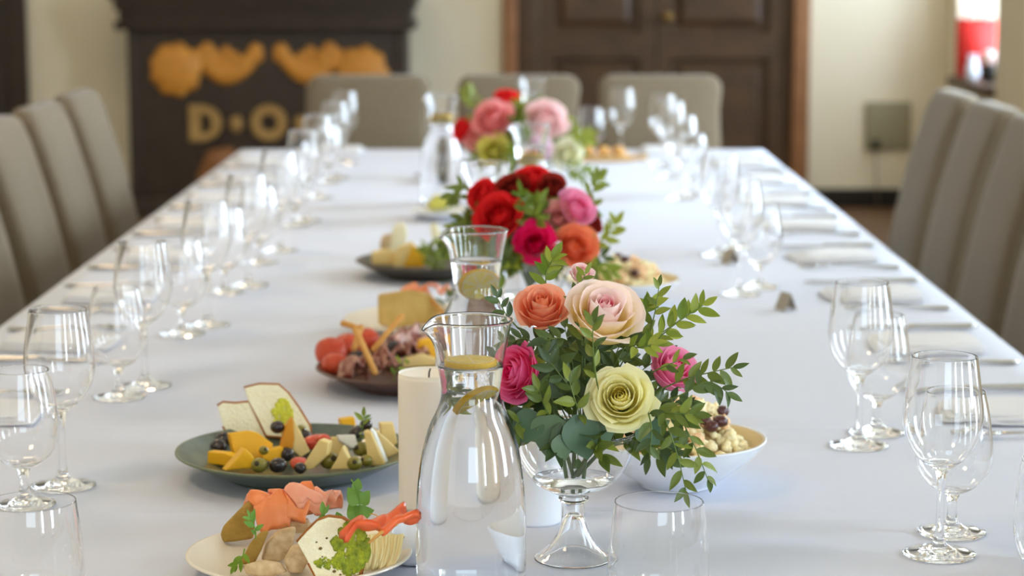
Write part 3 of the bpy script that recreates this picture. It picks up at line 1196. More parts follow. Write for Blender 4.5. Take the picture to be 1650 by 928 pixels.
# ------------------------------------------------------------------ roses
def petal_unit(t):
    """petal of layer t (0 = heart, 1 = outermost) of a rose of radius 1, axis +z"""
    ro = 0.10 + 0.90 * t ** 1.10
    zl = 1.0 + 0.10 * sin(pi * min(1, t * 1.1)) - 0.24 * t ** 3
    rb = 0.05 + 0.24 * t
    half = radians(112 - 46 * t)
    curl = 0.0 if t < 0.4 else (t - 0.4) * 1.5
    close = max(0.0, 0.42 - t) * 1.3
    ph = t * 37.0

    def fn(a, v):
        u = a * 2 - 1
        uu = u * (0.5 + 0.5 * sin(min(1.0, v * 1.35) * pi / 2)) * (1 - 0.20 * max(0, v - 0.8) * 5 * abs(u))
        rho = rb + (ro * 0.88 - rb) * sin(min(1.0, v * 1.2) * pi / 2) ** 0.8
        z = zl * (v ** 1.02)
        c = max(0.0, v - 0.70) / 0.30
        rho += curl * 0.24 * c * c
        z -= curl * 0.13 * c * c
        rho *= 1 - close * c
        z *= 1 - 0.13 * abs(u) ** 3.2
        z += 0.06 * (1 - abs(u)) * v ** 8 * (1 if t > .3 else .3)
        rho *= 1 + 0.10 * u * (1 if t < 0.8 else 0.7)
        rho += (0.016 * sin(4.2 * u + ph) + 0.012 * sin(9 * u + ph * 2)) * v * v * (0.3 + t)
        th_ = uu * half
        return (rho * cos(th_), rho * sin(th_), z)
    nu, nv = 11, 9
    V, F = grid(nu, nv, fn)
    uv = [(i / (nu - 1), j / (nv - 1)) for j in range(nv) for i in range(nu)]
    me = mesh('petal', V, F, True, uv)
    me.materials.append(None)
    return me


NPET = 34
PET = [petal_unit(k / (NPET - 1)) for k in range(NPET)]
CALYX = mesh('calyx', *lathe(smooth_prof([(0, -0.22), (0.09, -0.2), (0.17, -0.1), (0.24, 0.02), (0.30, 0.16), (0.27, 0.17), (0.1, 0.1), (0, 0.1)], 3), 14))
CALYX.materials.append(None)


def oset(o, m):
    o.material_slots[0].link = 'OBJECT'
    o.material_slots[0].material = m


def rose(px, py, rpx, y, axis, mats, label, group, sink, n=NPET, spin=0.0, openness=1.0, hk=1.12, name='rose'):
    """mats: list of (t_max, material) from heart to outside; sink: world point the stem runs to"""
    c = PY(px, py, y)
    r = rpx * mpp(c) * 0.98
    ax = Vector(axis).normalized()
    h = r * hk
    base = c - ax * (h * 0.62)
    q = ax.to_track_quat('Z', 'Y')
    t = thing(name, label, 'rose', base, group=group)
    t.rotation_mode = 'QUATERNION'
    t.rotation_quaternion = q
    idx = range(NPET) if n >= NPET else [round(i * (NPET - 1) / (n - 1)) for i in range(n)]
    for i, k in enumerate(idx):
        tt = k / (NPET - 1)
        o = obj('petal', PET[k], None, t)
        o.rotation_euler = (0, 0, spin + i * 2.39996 + 0.1 * sin(i * 3.3))
        s = r * (1 if tt < .6 else openness)
        o.scale = (s, s, h * random.uniform(0.96, 1.03))
        oset(o, next(m for a, m in mats if tt <= a))
    ca_ = obj('calyx', CALYX, None, t)
    ca_.scale = (r, r, r)
    oset(ca_, STEMG)
    inv = (Matrix.Translation(base) @ q.to_matrix().to_4x4()).inverted()
    e = inv @ Vector(sink)
    p0, p1 = Vector((0, 0, -0.18 * r)), Vector((0, 0, -0.6 * r))
    pts = [p0, p1 * 0.7, (p1 * 1.5 + e * 0.5) / 2 * 0.9, e]
    obj('stem', mesh('stem', *tube(pts, 0.0022, 7)), STEMG, t)
    return t


# petal palettes
def pal(name, heart, mid, outer, edge=None):
    e = edge or mid
    return [(0.30, petal_mat(name + '_heart', [(0.0, heart), (0.75, heart), (1.0, mid)])),
            (0.72, petal_mat(name + '_petal', [(0.0, heart), (0.5, mid), (1.0, e)])),
            (1.01, petal_mat(name + '_outer_petal', [(0.0, outer), (0.6, mid), (1.0, e)]))]


P_YEL = pal('yellow_rose', (255, 240, 132), (255, 248, 180), (255, 246, 184), (255, 251, 210))
P_PINK = pal('blush_rose', (252, 116, 152), (255, 224, 220), (255, 236, 166), (255, 236, 230))
P_PINK[1:] = [(0.60, P_PINK[1][1]), (1.01, petal_mat('blush_rose_cream_petal', [(0.0, (250, 222, 120)), (0.55, (254, 236, 170)), (0.85, (255, 236, 214)), (1.0, (255, 234, 226))]))]
P_MAG = pal('magenta_rose', (240, 8, 92), (250, 64, 138), (252, 170, 208), (251, 130, 182))
P_COR = pal('coral_rose', (253, 168, 112), (255, 170, 132), (250, 136, 96), (255, 190, 158))
P_HOT = pal('pink_rose', (250, 90, 146), (253, 146, 192), (253, 172, 208), (254, 170, 204))
P_RED = pal('red_rose', (196, 16, 28), (226, 32, 40), (206, 30, 36), (236, 52, 54))
P_HMAG = pal('crimson_pink_rose', (226, 0, 72), (240, 14, 98), (250, 170, 190), (244, 40, 116))
P_ORA = pal('orange_rose', (244, 120, 60), (248, 134, 84), (240, 110, 76), (250, 150, 110))
P_BUR = pal('burgundy_rose', (96, 26, 24), (140, 44, 34), (120, 60, 32), (160, 50, 40))
P_SAL = pal('salmon_rose', (236, 90, 100), (246, 150, 150), (248, 170, 160), (250, 176, 176))
P_PALE = pal('pale_pink_rose', (246, 170, 176), (252, 214, 212), (250, 224, 214), (252, 222, 222))
P_LIME = pal('lime_rose', (206, 196, 60), (226, 216, 100), (206, 206, 80), (232, 226, 130))
P_WHITE = pal('white_rose', (236, 232, 170), (246, 242, 206), (236, 238, 190), (250, 248, 226))
P_LILAC = pal('lilac_rose', (236, 190, 210), (246, 216, 230), (240, 220, 226), (248, 226, 238))
P_DUSTY = pal('dusty_pink_rose', (226, 130, 130), (240, 170, 160), (220, 150, 120), (246, 186, 180))


# ------------------------------------------------------------------ leaves and sprigs
def leaf_unit(wide, fold=0.25, droop=0.16, pw=0.8):
    nu, nv = 5, 9

    def fn(a, v):
        u = a * 2 - 1
        ww = wide * 0.5 * sin(pi * v ** pw) ** 0.85 if 0 < v < 1 else 0.004
        return (v, u * ww, fold * abs(u) * ww - droop * v * v + 0.01 * sin(7 * v + 3 * u))
    V, F = grid(nu, nv, fn)
    me = mesh('leaf', V, F)
    me.materials.append(None)
    return me


LEAF = [leaf_unit(0.40), leaf_unit(0.46, 0.35, 0.22), leaf_unit(0.36, 0.15, 0.05), leaf_unit(0.42, 0.3, -0.12)]
BROAD = [leaf_unit(0.85, 0.15, 0.25, 0.7), leaf_unit(0.95, 0.1, 0.4, 0.65)]


def frame_q(d, nrm):
    d = Vector(d).normalized()
    n = Vector(nrm)
    n = (n - d * n.dot(d))
    n = n.normalized() if n.length > 1e-4 else d.orthogonal().normalized()
    yv = n.cross(d)
    return Matrix((d, yv, n)).transposed()


rs = random.Random(11)


def sprig(pts, n, ll, label, group=None, m=None, joined=False, spread=50, name='leafy_sprig', stem_r=0.0009, terminal=True, start=0.12, face=0.8):
    """pts: world points of the stem; leaves alternate along it. ll: leaf length in metres"""
    pts = [Vector(p) for p in pts]
    base = pts[0]
    m = m or RUSCUS
    # resample the polyline smoothly
    P3 = [tuple(p - base) for p in pts]
    sm = [Vector(q) for q in smooth_sm(P3)]
    t = None
    if not joined:
        t = thing(name, label, 'foliage', base, group=group)
    allp = [tube(sm, [stem_r * (1 - 0.5 * i / len(sm)) for i in range(len(sm))], 5)]
    if not joined:
        obj('stem', mesh('stem', *allp[0]), STEMG, t)
    L = len(sm) - 1
    for i in range(n + (1 if terminal else 0)):
        f = min(1.0, start + (1 - start) * (i + 1) / (n + 0.5)) if i < n else 1.0
        k = min(int(f * L), L - 1)
        p = sm[k].lerp(sm[k + 1], f * L - k)
        d = (sm[k + 1] - sm[k]).normalized()
        view = (CAM - (base + p)).normalized()
        nrm = view * face + Vector((rs.uniform(-.6, .6), rs.uniform(-.4, .4), rs.uniform(-.3, .8)))
        side = d.cross(nrm).normalized()
        if i < n:
            a = radians(spread + rs.uniform(-14, 14)) * (1 if i % 2 else -1)
            ld = d * cos(a) + side * sin(a) + Vector((0, 0, rs.uniform(-.12, .12)))
        else:
            ld = d
        M = frame_q(ld, nrm)
        s = ll * rs.uniform(0.8, 1.12) * (0.9 if f > .9 else 1)
        me = LEAF[rs.randrange(len(LEAF))]
        if joined:
            MM = Matrix.Translation(p) @ M.to_4x4() @ Matrix.Scale(s, 4)
            allp.append(([MM @ v.co for v in me.vertices], [tuple(q.vertices) for q in me.polygons]))
        else:
            o = obj('leaf', me, None, t, p)
            o.rotation_euler = M.to_euler()
            o.scale = (s, s, s)
            oset(o, m)
    if joined:
        o = obj(name, mesh(name, *merge(allp)), m, None, base)
        tag(o, label, 'foliage', group)
        return o
    return t


def smooth_sm(P3):
    if len(P3) == 2:
        a, b = Vector(P3[0]), Vector(P3[1])
        midp = (a + b) / 2 + Vector((0, 0, 0.06 * (b - a).length))
        P3 = [a, midp, b]
    return smooth_sm3([tuple(p) for p in P3], 5)


def smooth_sm3(pts, n):
    out = []
    P = [pts[0]] + list(pts) + [pts[-1]]
    for i in range(1, len(P) - 2):
        p0, p1, p2, p3 = P[i - 1], P[i], P[i + 1], P[i + 2]
        for k in range(n):
            t = k / n
            out.append(tuple(0.5 * (2 * b + (c - a) * t + (2 * a - 5 * b + 4 * c - d) * t * t + (3 * b - a - 3 * c + d) * t ** 3) for a, b, c, d in zip(p0, p1, p2, p3)))
    out.append(pts[-1])
    return out


def broad_leaf(p, d, nrm, s, label, group, m=GALAX, which=0):
    o = obj('broad_leaf', BROAD[which], None, None, p)
    o.rotation_euler = frame_q(d, nrm).to_euler()
    o.scale = (s, s, s)
    oset(o, m)
    tag(o, label, 'leaf', group)
    return o


# ------------------------------------------------------------------ footed glass bowls
def make_compote():
    t = thing('footed_bowl', 'x', 'bowl')
    inner_bell = [(0, 0.050), (0.004, 0.049), (0.008, 0.042), (0.013, 0.028), (0.021, 0.014), (0.031, 0.005), (0.0370, 0.0014), (0.0385, 0.0004)]
    outer = [(0.0395, 0.0), (0.0403, 0.0006), (0.0405, 0.0014), (0.0400, 0.0023), (0.0388, 0.0032), (0.034, 0.0060), (0.024, 0.016), (0.0165, 0.028), (0.0125, 0.042), (0.0115, 0.055), (0.0118, 0.060)]
    ringp = [(0.0150, 0.0618), (0.0158, 0.0645), (0.0150, 0.067)]
    bowl = [(0.0150, 0.068), (0.026, 0.0725), (0.042, 0.083), (0.054, 0.098), (0.0615, 0.116), (0.0655, 0.136)]
    A = smooth_prof(inner_bell, 3)[:-1] + smooth_prof(outer, 3)
    B = smooth_prof(ringp, 3)
    Cc = crisp(smooth_prof(bowl, 5))
    th = 0.0017
    r, z = Cc[-1]
    inn = [(r_ - th * 0.9, z_ + th * 0.35) for r_, z_ in Cc if r_ > 0.02]
    inn[-1] = (r - th, z)
    prof = A + B + Cc + [(r - th * .3, z + .0008), (r - th * .8, z + .0007)] + list(reversed(inn)) + [(0.01, 0.0705), (0, 0.070)]
    split_lathe(prof, [len(A) - 1, len(A) + len(B) - 1], ['foot', 'collar', 'bowl'], GLASS, t, 56)
    lv = 0.085
    wp = [(0, 0.0702), (0.01, 0.0706)] + [(r_ + 0.0004, z_) for r_, z_ in inn if z_ < lv] + [(0.0425, lv), (0, lv)]
    obj('water', mesh('water', *lathe(wp, 56)), WATER, t)
    return t


B1 = PZ(924, 900, T)
B2 = PZ(852, 558, T)
B3 = PZ(832, 345, T)
comp = make_compote()
for i, (b, lb) in enumerate(((B1, 'footed clear glass bowl holding the nearest rose arrangement'), (B2, 'footed clear glass bowl holding the middle arrangement, behind the nearest roses'), (B3, 'footed clear glass bowl holding the far arrangement'))):
    t = comp if i == 0 else copy_tree(comp)
    t.location = (b.x, b.y, T)
    tag(t, lb, 'bowl', 'footed flower bowls')

# ---- nearest arrangement
yb = B1.y
SINK1 = Vector((B1.x, yb, T + 0.095))
G1 = 'roses of the nearest arrangement'
R1 = [
    (1000, 641, 57, yb - 0.078, (-0.10, -0.90, 0.42), P_YEL, 'large pale yellow rose at the front of the nearest arrangement', 0.3, 1.0),
    (972, 505, 60, yb - 0.030, (0.14, -0.60, 0.78), P_PINK, 'large blush pink rose with cream outer petals, on top of the nearest arrangement', 1.1, 1.12),
    (833, 602, 48, yb - 0.045, (-0.74, -0.62, 0.26), P_MAG, 'magenta pink rose at the left of the nearest arrangement by the carafe', 2.0, 1.0),
    (873, 495, 46, yb + 0.000, (-0.05, -0.66, 0.75), P_COR, 'coral orange rose at the upper left of the nearest arrangement', 0.0, 1.0),
    (1085, 594, 44, yb - 0.020, (0.34, -0.60, 0.72), P_HOT, 'bright pink rose half covered by leaves at the right of the nearest arrangement', 0.7, 1.0),
]
ROSE_DIRS = []
for px, py, r, y, ax, p_, lb, sp, op in R1:
    rose(px, py, r, y, ax, p_, lb, G1, SINK1 + Vector((rs.uniform(-.012, .012), rs.uniform(-.012, .012), -0.01)), 24 if p_ in (P_YEL, P_MAG) else 19, sp, op, 1.12 if p_ in (P_YEL, P_MAG) else 1.3)
    ROSE_DIRS.append((PY(px, py, y), r * mpp(PY(px, py, y))))
rose(936, 440, 22, yb + 0.06, (0.1, -0.5, 0.86), P_PALE, 'small pale pink rose peeping out behind the top of the nearest arrangement', G1, SINK1, 14)


def pxs(lst):
    return [PY(a, b, yb + c) for a, b, c in lst]


SP = [  # pixel stem points (x, y, depth offset), leaves, leaf px, material, label
    ([(966, 640, -.075), (958, 590, -.092), (955, 540, -.10), (957, 519, -.10)], 8, 30, RUSCUS, 'upright sprig standing before the blush pink rose'),
    ([(836, 530, -.02), (815, 505, -.03), (800, 478, -.03)], 6, 25, RUSCUS_D, 'dark sprig left of the coral rose above the carafe rim'),
    ([(915, 510, .0), (930, 470, -.01), (943, 442, -.01)], 7, 24, RUSCUS, 'short sprig rising between the coral and blush roses'),
    ([(1030, 590, -.02), (1062, 545, -.03), (1098, 515, -.03), (1133, 492, -.03)], 11, 36, RUSCUS_L, 'pale green sprig reaching up at the right above the bright pink rose'),
    ([(1045, 545, .0), (1056, 500, .0), (1062, 462, .01)], 5, 27, RUSCUS, 'thin sprig with few leaves at the top right'),
    ([(1030, 560, .02), (1075, 530, .03), (1110, 505, .03)], 9, 34, RUSCUS_L, 'light leafy sprig behind the upper right roses'),
    ([(1070, 625, -.05), (1105, 610, -.06), (1145, 600, -.06), (1180, 592, -.06)], 10, 33, RUSCUS, 'long sprig reaching furthest right across the white salad bowl'),
    ([(1060, 650, -.05), (1100, 635, -.07), (1140, 615, -.07), (1172, 632, -.07)], 10, 34, RUSCUS_D, 'dark sprig bending right over the salad'),
    ([(1055, 640, -.055), (1075, 685, -.085), (1092, 735, -.09), (1105, 790, -.085)], 10, 34, RUSCUS, 'trailing sprig hanging down before the white salad bowl'),
    ([(1080, 640, -.05), (1100, 680, -.08), (1122, 725, -.085), (1140, 772, -.08)], 11, 33, RUSCUS, 'outer trailing sprig hanging right of the footed bowl'),
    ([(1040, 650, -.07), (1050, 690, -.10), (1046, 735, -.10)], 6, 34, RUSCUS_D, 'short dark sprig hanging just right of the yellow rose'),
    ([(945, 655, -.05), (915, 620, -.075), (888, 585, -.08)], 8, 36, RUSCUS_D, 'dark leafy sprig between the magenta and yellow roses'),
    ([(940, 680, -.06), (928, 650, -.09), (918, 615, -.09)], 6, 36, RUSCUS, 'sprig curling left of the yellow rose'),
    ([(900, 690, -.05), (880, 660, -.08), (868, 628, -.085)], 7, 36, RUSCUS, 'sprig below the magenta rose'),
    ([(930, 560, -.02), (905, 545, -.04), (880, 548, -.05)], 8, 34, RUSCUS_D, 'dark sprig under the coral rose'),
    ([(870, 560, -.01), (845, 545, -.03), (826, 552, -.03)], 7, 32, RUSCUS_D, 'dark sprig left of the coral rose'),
    ([(850, 690, -.05), (835, 680, -.075), (826, 700, -.08)], 5, 32, RUSCUS, 'small sprig at the left lip of the footed bowl'),
    ([(925, 700, -.062), (930, 722, -.072), (931, 738, -.068)], 1, 34, RUSCUS_D, 'single leaf sprig dangling before the glass bowl'),
    ([(1050, 600, -.045), (1072, 590, -.075), (1100, 578, -.08)], 4, 28, RUSCUS, 'sprig lying across the bright pink rose'),
    ([(1045, 660, -.06), (1085, 665, -.09), (1118, 668, -.095)], 8, 32, RUSCUS, 'sprig stretching right below the bright pink rose'),
    ([(1000, 555, -.03), (1030, 560, -.055), (1050, 555, -.06)], 6, 30, RUSCUS_L, 'light sprig right of the blush rose'),
    ([(880, 470, .05), (880, 440, .06), (890, 418, .06)], 8, 34, RUSCUS_L, 'light sprig rising behind the coral rose'),
    ([(1000, 470, .05), (1030, 500, .03), (1048, 490, .03)], 7, 36, RUSCUS_L, 'yellow green sprig behind the right edge of the blush rose'),
]
for pts, n, lp, m_, lb in SP:
    w_ = pxs(pts)
    sprig(w_, n, lp * mpp(w_[0]), 'leafy ' + lb if not lb.startswith(('dark leafy', 'light leafy')) else lb, 'shaped sprigs of the nearest arrangement', m_)
HOURS = ['above', 'above and right of', 'right of', 'below and right of', 'below', 'below and left of', 'left of', 'above and left of']
TAKEN = {}


def filler_label(p, roses, y0):
    px_, py_ = proj(p)
    q = min(roses, key=lambda r_: (r_[0] - px_) ** 2 + (r_[1] - py_) ** 2)
    a = atan2(px_ - q[0], q[1] - py_) % (2 * pi)
    h = HOURS[int((a + pi / 8) / (pi / 4)) % 8]
    nm = {P_YEL[0][1]: 'yellow rose', P_PINK[0][1]: 'blush rose', P_MAG[0][1]: 'magenta rose', P_COR[0][1]: 'coral rose', P_HOT[0][1]: 'bright pink rose'}[q[5][0][1]]
    dist = sqrt((px_ - q[0]) ** 2 + (py_ - q[1]) ** 2)
    near = 'close' if dist < q[2] * 1.35 else 'a little'
    side = 'behind' if p.y > y0 + 0.02 else ('in front' if p.y < y0 - 0.03 else 'midway')
    return f'leafy sprig {near} {h} the nearest {nm}, {side}'


# filler sprigs in all directions, kept clear of the rose faces
CEN1 = Vector((B1.x + 0.01, yb, T + 0.155))
made = 0
tries = 0
while made < 48 and tries < 900:
    tries += 1
    d = Vector((rs.gauss(0, 1), rs.gauss(0, 1) * 0.8, rs.gauss(0.3, 0.7))).normalized()
    if d.z < -0.5:
        continue
    end = CEN1 + Vector((d.x * 0.100, d.y * 0.088, d.z * 0.095))
    bad = False
    for rc, rr in ROSE_DIRS:
        v1, v2 = (end - CAM).normalized(), (rc - CAM).normalized()
        ang = v1.angle(v2) * (rc - CAM).length
        if ang < rr * 1.25 and (end - CAM).length < (rc - CAM).length + 0.03:
            bad = True
    if bad:
        continue
    st = CEN1 + Vector((0, 0, -0.03)) + d * 0.02
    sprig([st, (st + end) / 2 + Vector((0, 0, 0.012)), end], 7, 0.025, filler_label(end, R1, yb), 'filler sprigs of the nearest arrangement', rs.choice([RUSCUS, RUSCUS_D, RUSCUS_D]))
    made += 1
for i, (px, py, yo, dx, dz, s, m_, lb) in enumerate((
        (872, 668, -.070, -.75, -.6, 66, GALAX, 'broad grey green leaf lapping over the left of the glass rim'),
        (895, 668, -.076, -.25, -1, 74, GALAX, 'broad grey green leaf hanging over the front of the glass bowl'),
        (925, 668, -.078, .35, -.9, 78, GALAX, 'broad grey green leaf below the yellow rose, over the glass rim'),
        (890, 690, -.080, .75, -.45, 62, RUSCUS_D, 'darker broad leaf crossing the front of the glass rim'),
        (900, 700, -.084, .2, -.6, 44, GALAX, 'small round leaf dipping below the glass rim'),
        (1030, 680, -.060, .65, -.6, 50, GALAX, 'broad leaf right of the yellow rose at the glass rim'),
        (850, 660, -.055, -.6, -.7, 54, RUSCUS_D, 'dark broad leaf at the left end of the glass rim'),
        (960, 672, -.068, .35, -.8, 56, GALAX, 'broad leaf under the lower petals of the yellow rose'),
        (905, 640, -.070, -.4, .7, 50, RUSCUS_D, 'dark broad leaf standing between the magenta and yellow roses'),
        (865, 640, -.060, .3, .8, 46, RUSCUS_D, 'dark broad leaf right of the magenta rose'))):
    p = PY(px, py, yb + yo)
    broad_leaf(p, (dx, -0.12, dz), (rs.uniform(-.3, .3), -1, 0.45), s * mpp(p), lb, 'broad leaves round the nearest bowl', m_, i % 2)
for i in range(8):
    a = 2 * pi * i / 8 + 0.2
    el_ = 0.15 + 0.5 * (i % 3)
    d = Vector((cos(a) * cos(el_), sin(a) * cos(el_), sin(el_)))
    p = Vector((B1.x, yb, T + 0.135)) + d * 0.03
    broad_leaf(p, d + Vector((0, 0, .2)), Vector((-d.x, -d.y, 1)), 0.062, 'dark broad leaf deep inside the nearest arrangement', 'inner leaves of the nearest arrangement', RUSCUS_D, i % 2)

# ---- middle arrangement
y2 = B2.y
SINK2 = Vector((B2.x, y2, T + 0.095))
faces = []
G2 = 'roses of the middle arrangement'
for px, py, r, yo, ax, p_, lb, n in (
        (801, 347, 38, -.05, (-.3, -.75, .5), P_RED, 'large red rose at the left of the middle arrangement above the carafe rim', 18),
        (861, 392, 33, -.085, (-.05, -.9, .35), P_HMAG, 'vivid crimson pink rose low at the front of the middle arrangement', 18),
        (927, 397, 35, -.06, (.3, -.8, .4), P_ORA, 'orange rose at the front right of the middle arrangement', 18),
        (930, 335, 30, -.02, (.4, -.7, .55), P_HOT, 'pink rose with pale lip at the upper right of the middle arrangement', 16),
        (900, 350, 26, -.03, (.1, -.85, .4), P_DUSTY, 'dusty pink rose between the pink and crimson roses', 14),
        (862, 290, 30, .02, (.1, -.5, .85), P_RED, 'red rose on top of the middle arrangement', 16),
        (828, 302, 26, .0, (-.1, -.7, .7), P_BUR, 'dark burgundy rose at the top of the middle arrangement', 14),
        (892, 300, 24, .0, (.2, -.7, .7), P_BUR, 'burgundy rose right of the top red rose', 14),
        (778, 312, 26, .0, (-.5, -.6, .6), P_RED, 'red rose at the upper left of the middle arrangement, below the third carafe', 14),
        (956, 362, 18, .0, (.7, -.5, .4), P_BUR, 'small dark red rose at the right edge of the middle arrangement', 12)):
    faces.append((px, py, r, y2 + yo))
    rose(px, py, r * 1.12, y2 + yo, ax, p_, lb, G2, SINK2, n, rs.uniform(0, 6))


def fill(cen, ax_, n, ll, which, grp, mset, zmin=-0.3, nl=9):
    k = 0
    tries_ = 0
    while k < n and tries_ < 3000:
        tries_ += 1
        d = Vector((rs.gauss(0, 1), rs.gauss(-0.25, 1), rs.gauss(0.2, 0.7))).normalized()
        if d.z < zmin or (d.y > 0.3 and d.z < 0.2):
            continue
        f = rs.uniform(0.8, 1.1)
        end = cen + Vector((d.x * ax_[0] * f, d.y * ax_[1] * f, d.z * ax_[2] * f))
        hid = False
        for fr_ in (0.6, 0.85, 1.0):
            e_ = cen + (end - cen) * fr_
            ex, ey = proj(e_)
            for rx_, ry_, rr_, ryy in faces:
                if (ex - rx_) ** 2 + (ey - ry_) ** 2 < (rr_ * 1.15) ** 2 and e_.y < ryy + 0.03:
                    hid = True
        if hid:
            continue
        st = cen + Vector((0, 0, -0.03)) + d * 0.02
        h = ['pointing right', 'pointing up and right', 'pointing up', 'pointing up and left', 'pointing left', 'pointing down and left', 'pointing down', 'pointing down and right'][int((atan2(d.z, d.x) % (2 * pi) + pi / 8) / (pi / 4)) % 8]
        fr = 'toward the camera' if d.y < -0.45 else ('away from the camera' if d.y > 0.25 else 'sideways')
        mm = rs.choice(mset)
        sprig([st, (st + end) / 2 + Vector((0, 0, 0.012)), end], nl, ll, f"{'pale' if mm is RUSCUS_L else 'mid'} green sprig {h} and {fr} in the {which} arrangement", grp, mm, True)
        k += 1


fill(Vector((B2.x + 0.005, y2, T + 0.17)), (0.112, 0.10, 0.085), 58, 0.029, 'middle', 'filler sprigs of the middle arrangement', [RUSCUS, RUSCUS_L, RUSCUS, RUSCUS_L], -0.6)
for pts, n, lp, m_, lb in (
        ([(770, 330, .02), (745, 300, .0), (728, 318, 0)], 9, 24, RUSCUS, 'leafy sprig spreading left beside the third carafe'),
        ([(940, 320, .02), (960, 300, .02), (962, 285, .02)], 8, 26, RUSCUS_L, 'light leafy sprig at the upper right of the middle arrangement'),
        ([(940, 400, -.03), (975, 385, -.04), (992, 362, -.04)], 9, 26, RUSCUS_L, 'light leafy sprig reaching right from the orange rose'),
        ([(930, 440, -.06), (960, 430, -.08), (985, 440, -.08)], 9, 26, RUSCUS_L, 'yellow green leafy sprig under the orange rose'),
        ([(860, 440, -.08), (880, 430, -.1), (890, 415, -.1)], 9, 24, RUSCUS_L, 'yellow green leafy sprig under the crimson rose'),
        ([(850, 350, -.06), (846, 330, -.08), (842, 312, -.08)], 5, 26, RUSCUS_L, 'green budlike sprig between the red roses'),
        ([(760, 360, -.04), (735, 372, -.06), (722, 395, -.06)], 8, 24, RUSCUS, 'leafy sprig hanging left behind the second carafe'),
        ([(830, 440, -.07), (815, 420, -.09), (808, 400, -.09)], 8, 26, RUSCUS_D, 'dark leafy sprig low at the left of the middle arrangement')):
    w_ = [PY(a, b, y2 + c) for a, b, c in pts]
    sprig(w_, n, lp * mpp(w_[0]), lb, 'shaped sprigs of the middle arrangement', m_, True)

# ---- far arrangement
y3 = B3.y
SINK3 = Vector((B3.x, y3, T + 0.095))
faces = []
G3 = 'roses of the far arrangement'
for px, py, r, yo, ax, p_, lb, n in (
        (816, 160, 22, .03, (0, -.5, .85), P_RED, 'red rose on top of the far arrangement', 14),
        (792, 190, 32, -.04, (-.2, -.7, .6), P_SAL, 'salmon pink rose at the upper left of the far arrangement', 16),
        (880, 190, 34, -.03, (.25, -.7, .6), P_PALE, 'pale pink rose at the upper right of the far arrangement', 16),
        (794, 242, 26, -.08, (-.1, -.85, .4), P_LIME, 'lime yellow rose low at the front left of the far arrangement', 14),
        (917, 248, 26, -.05, (.3, -.8, .4), P_WHITE, 'creamy white rose at the lower right of the far arrangement', 14),
        (866, 240, 24, -.07, (.0, -.9, .3), P_LILAC, 'pale lilac rose at the front middle of the far arrangement', 14),
        (746, 208, 21, .0, (-.7, -.5, .4), P_RED, 'dark red rose at the left edge of the far arrangement', 12),
        (768, 225, 22, -.03, (-.5, -.7, .4), P_DUSTY, 'dusty pink rose at the lower left of the far arrangement', 12)):
    faces.append((px, py, r, y3 + yo))
    rose(px, py, r * 1.12, y3 + yo, ax, p_, lb, G3, SINK3, n, rs.uniform(0, 6))
fill(Vector((B3.x + 0.01, y3, T + 0.165)), (0.13, 0.10, 0.095), 50, 0.036, 'far', 'filler sprigs of the far arrangement', [RUSCUS, RUSCUS_L, RUSCUS_L], -0.4)
for pts, n, lp, m_, lb in (
        ([(780, 200, .0), (765, 170, .02), (757, 150, .02)], 9, 24, RUSCUS, 'leafy sprig rising at the upper left of the far arrangement'),
        ([(900, 240, -.02), (930, 228, -.04), (948, 220, -.04)], 9, 24, RUSCUS_L, 'light leafy sprig reaching right toward the lone goblet'),
        ([(900, 270, -.05), (930, 275, -.07), (958, 285, -.07)], 10, 26, RUSCUS_L, 'light leafy sprig low at the right of the far arrangement'),
        ([(830, 230, -.06), (828, 250, -.1), (830, 268, -.1)], 7, 22, RUSCUS, 'leafy sprig between the lime and lilac roses')):
    w_ = [PY(a, b, y3 + c) for a, b, c in pts]
    sprig(w_, n, lp * mpp(w_[0]), lb, 'shaped sprigs of the far arrangement', m_, True)

# ------------------------------------------------------------------ plates and bowls
def plate(name, label, px, py, ztip, r, m, deep=1.0, m2=None, foot=0.58, cat='plate'):
    """centre given by the pixel of its rim ellipse centre at height ztip above the table"""
    p = PZ(px, py, T + ztip)
    t = thing(name, label, cat, (p.x, p.y, T + 0.0005))
    rf = r * foot
    out = smooth_prof([(rf, 0.0), (rf + 0.002, 0.004), (rf + 0.012, 0.0065), (rf + (r - rf) * 0.55, 0.0065 + (ztip - 0.0065) * 0.42), (r - 0.004, ztip - 0.003)], 4)
    rim = [(r, ztip - 0.0008), (r - 0.0005, ztip + 0.001), (r - 0.003, ztip + 0.0012)]
    inn = smooth_prof([(r - 0.0035, ztip + 0.001), (rf + (r - rf) * 0.5, 0.0105 + (ztip - 0.0105) * 0.38), (rf + 0.004, 0.0105), (rf - 0.01, 0.0095)], 4)
    obj('body', mesh('body', *lathe([(0, 0.003), (rf - 0.006, 0.003), (rf - 0.004, 0.0)] + out, 64)), m, t)
    obj('rim', mesh('rim', *lathe([out[-1]] + rim + [inn[0]], 64)), m2 or m, t)
    obj('well', mesh('well', *lathe(inn + [(0, 0.0095)], 64)), m, t)
    return t, p


GREENG = mat('green_grey_glaze', (70, 84, 74), 0.28, 0.5, 0.2, 60, (92, 104, 88), coat=0.3)
RIMG = mat('green_glaze_rim', (112, 118, 84), 0.3, 0.5, 0.2, 60, (92, 104, 80))
BROWNG = mat('brown_glaze', (108, 70, 52), 0.35, 0.5, 0.2, 60, (86, 56, 44))
DARKG = mat('dark_olive_glaze', (62, 54, 42), 0.35, 0.5, 0.2, 60, (78, 66, 48))
CHINA = mat('cream_china', (236, 226, 208), 0.3, 0.5)
WCHINA = mat('white_porcelain', (234, 236, 240), 0.25, 0.5)
ZP = 0.0105                       # height of a plate's well above the table


def base_of(px, py, z):
    return PZ(px, py, T + z)


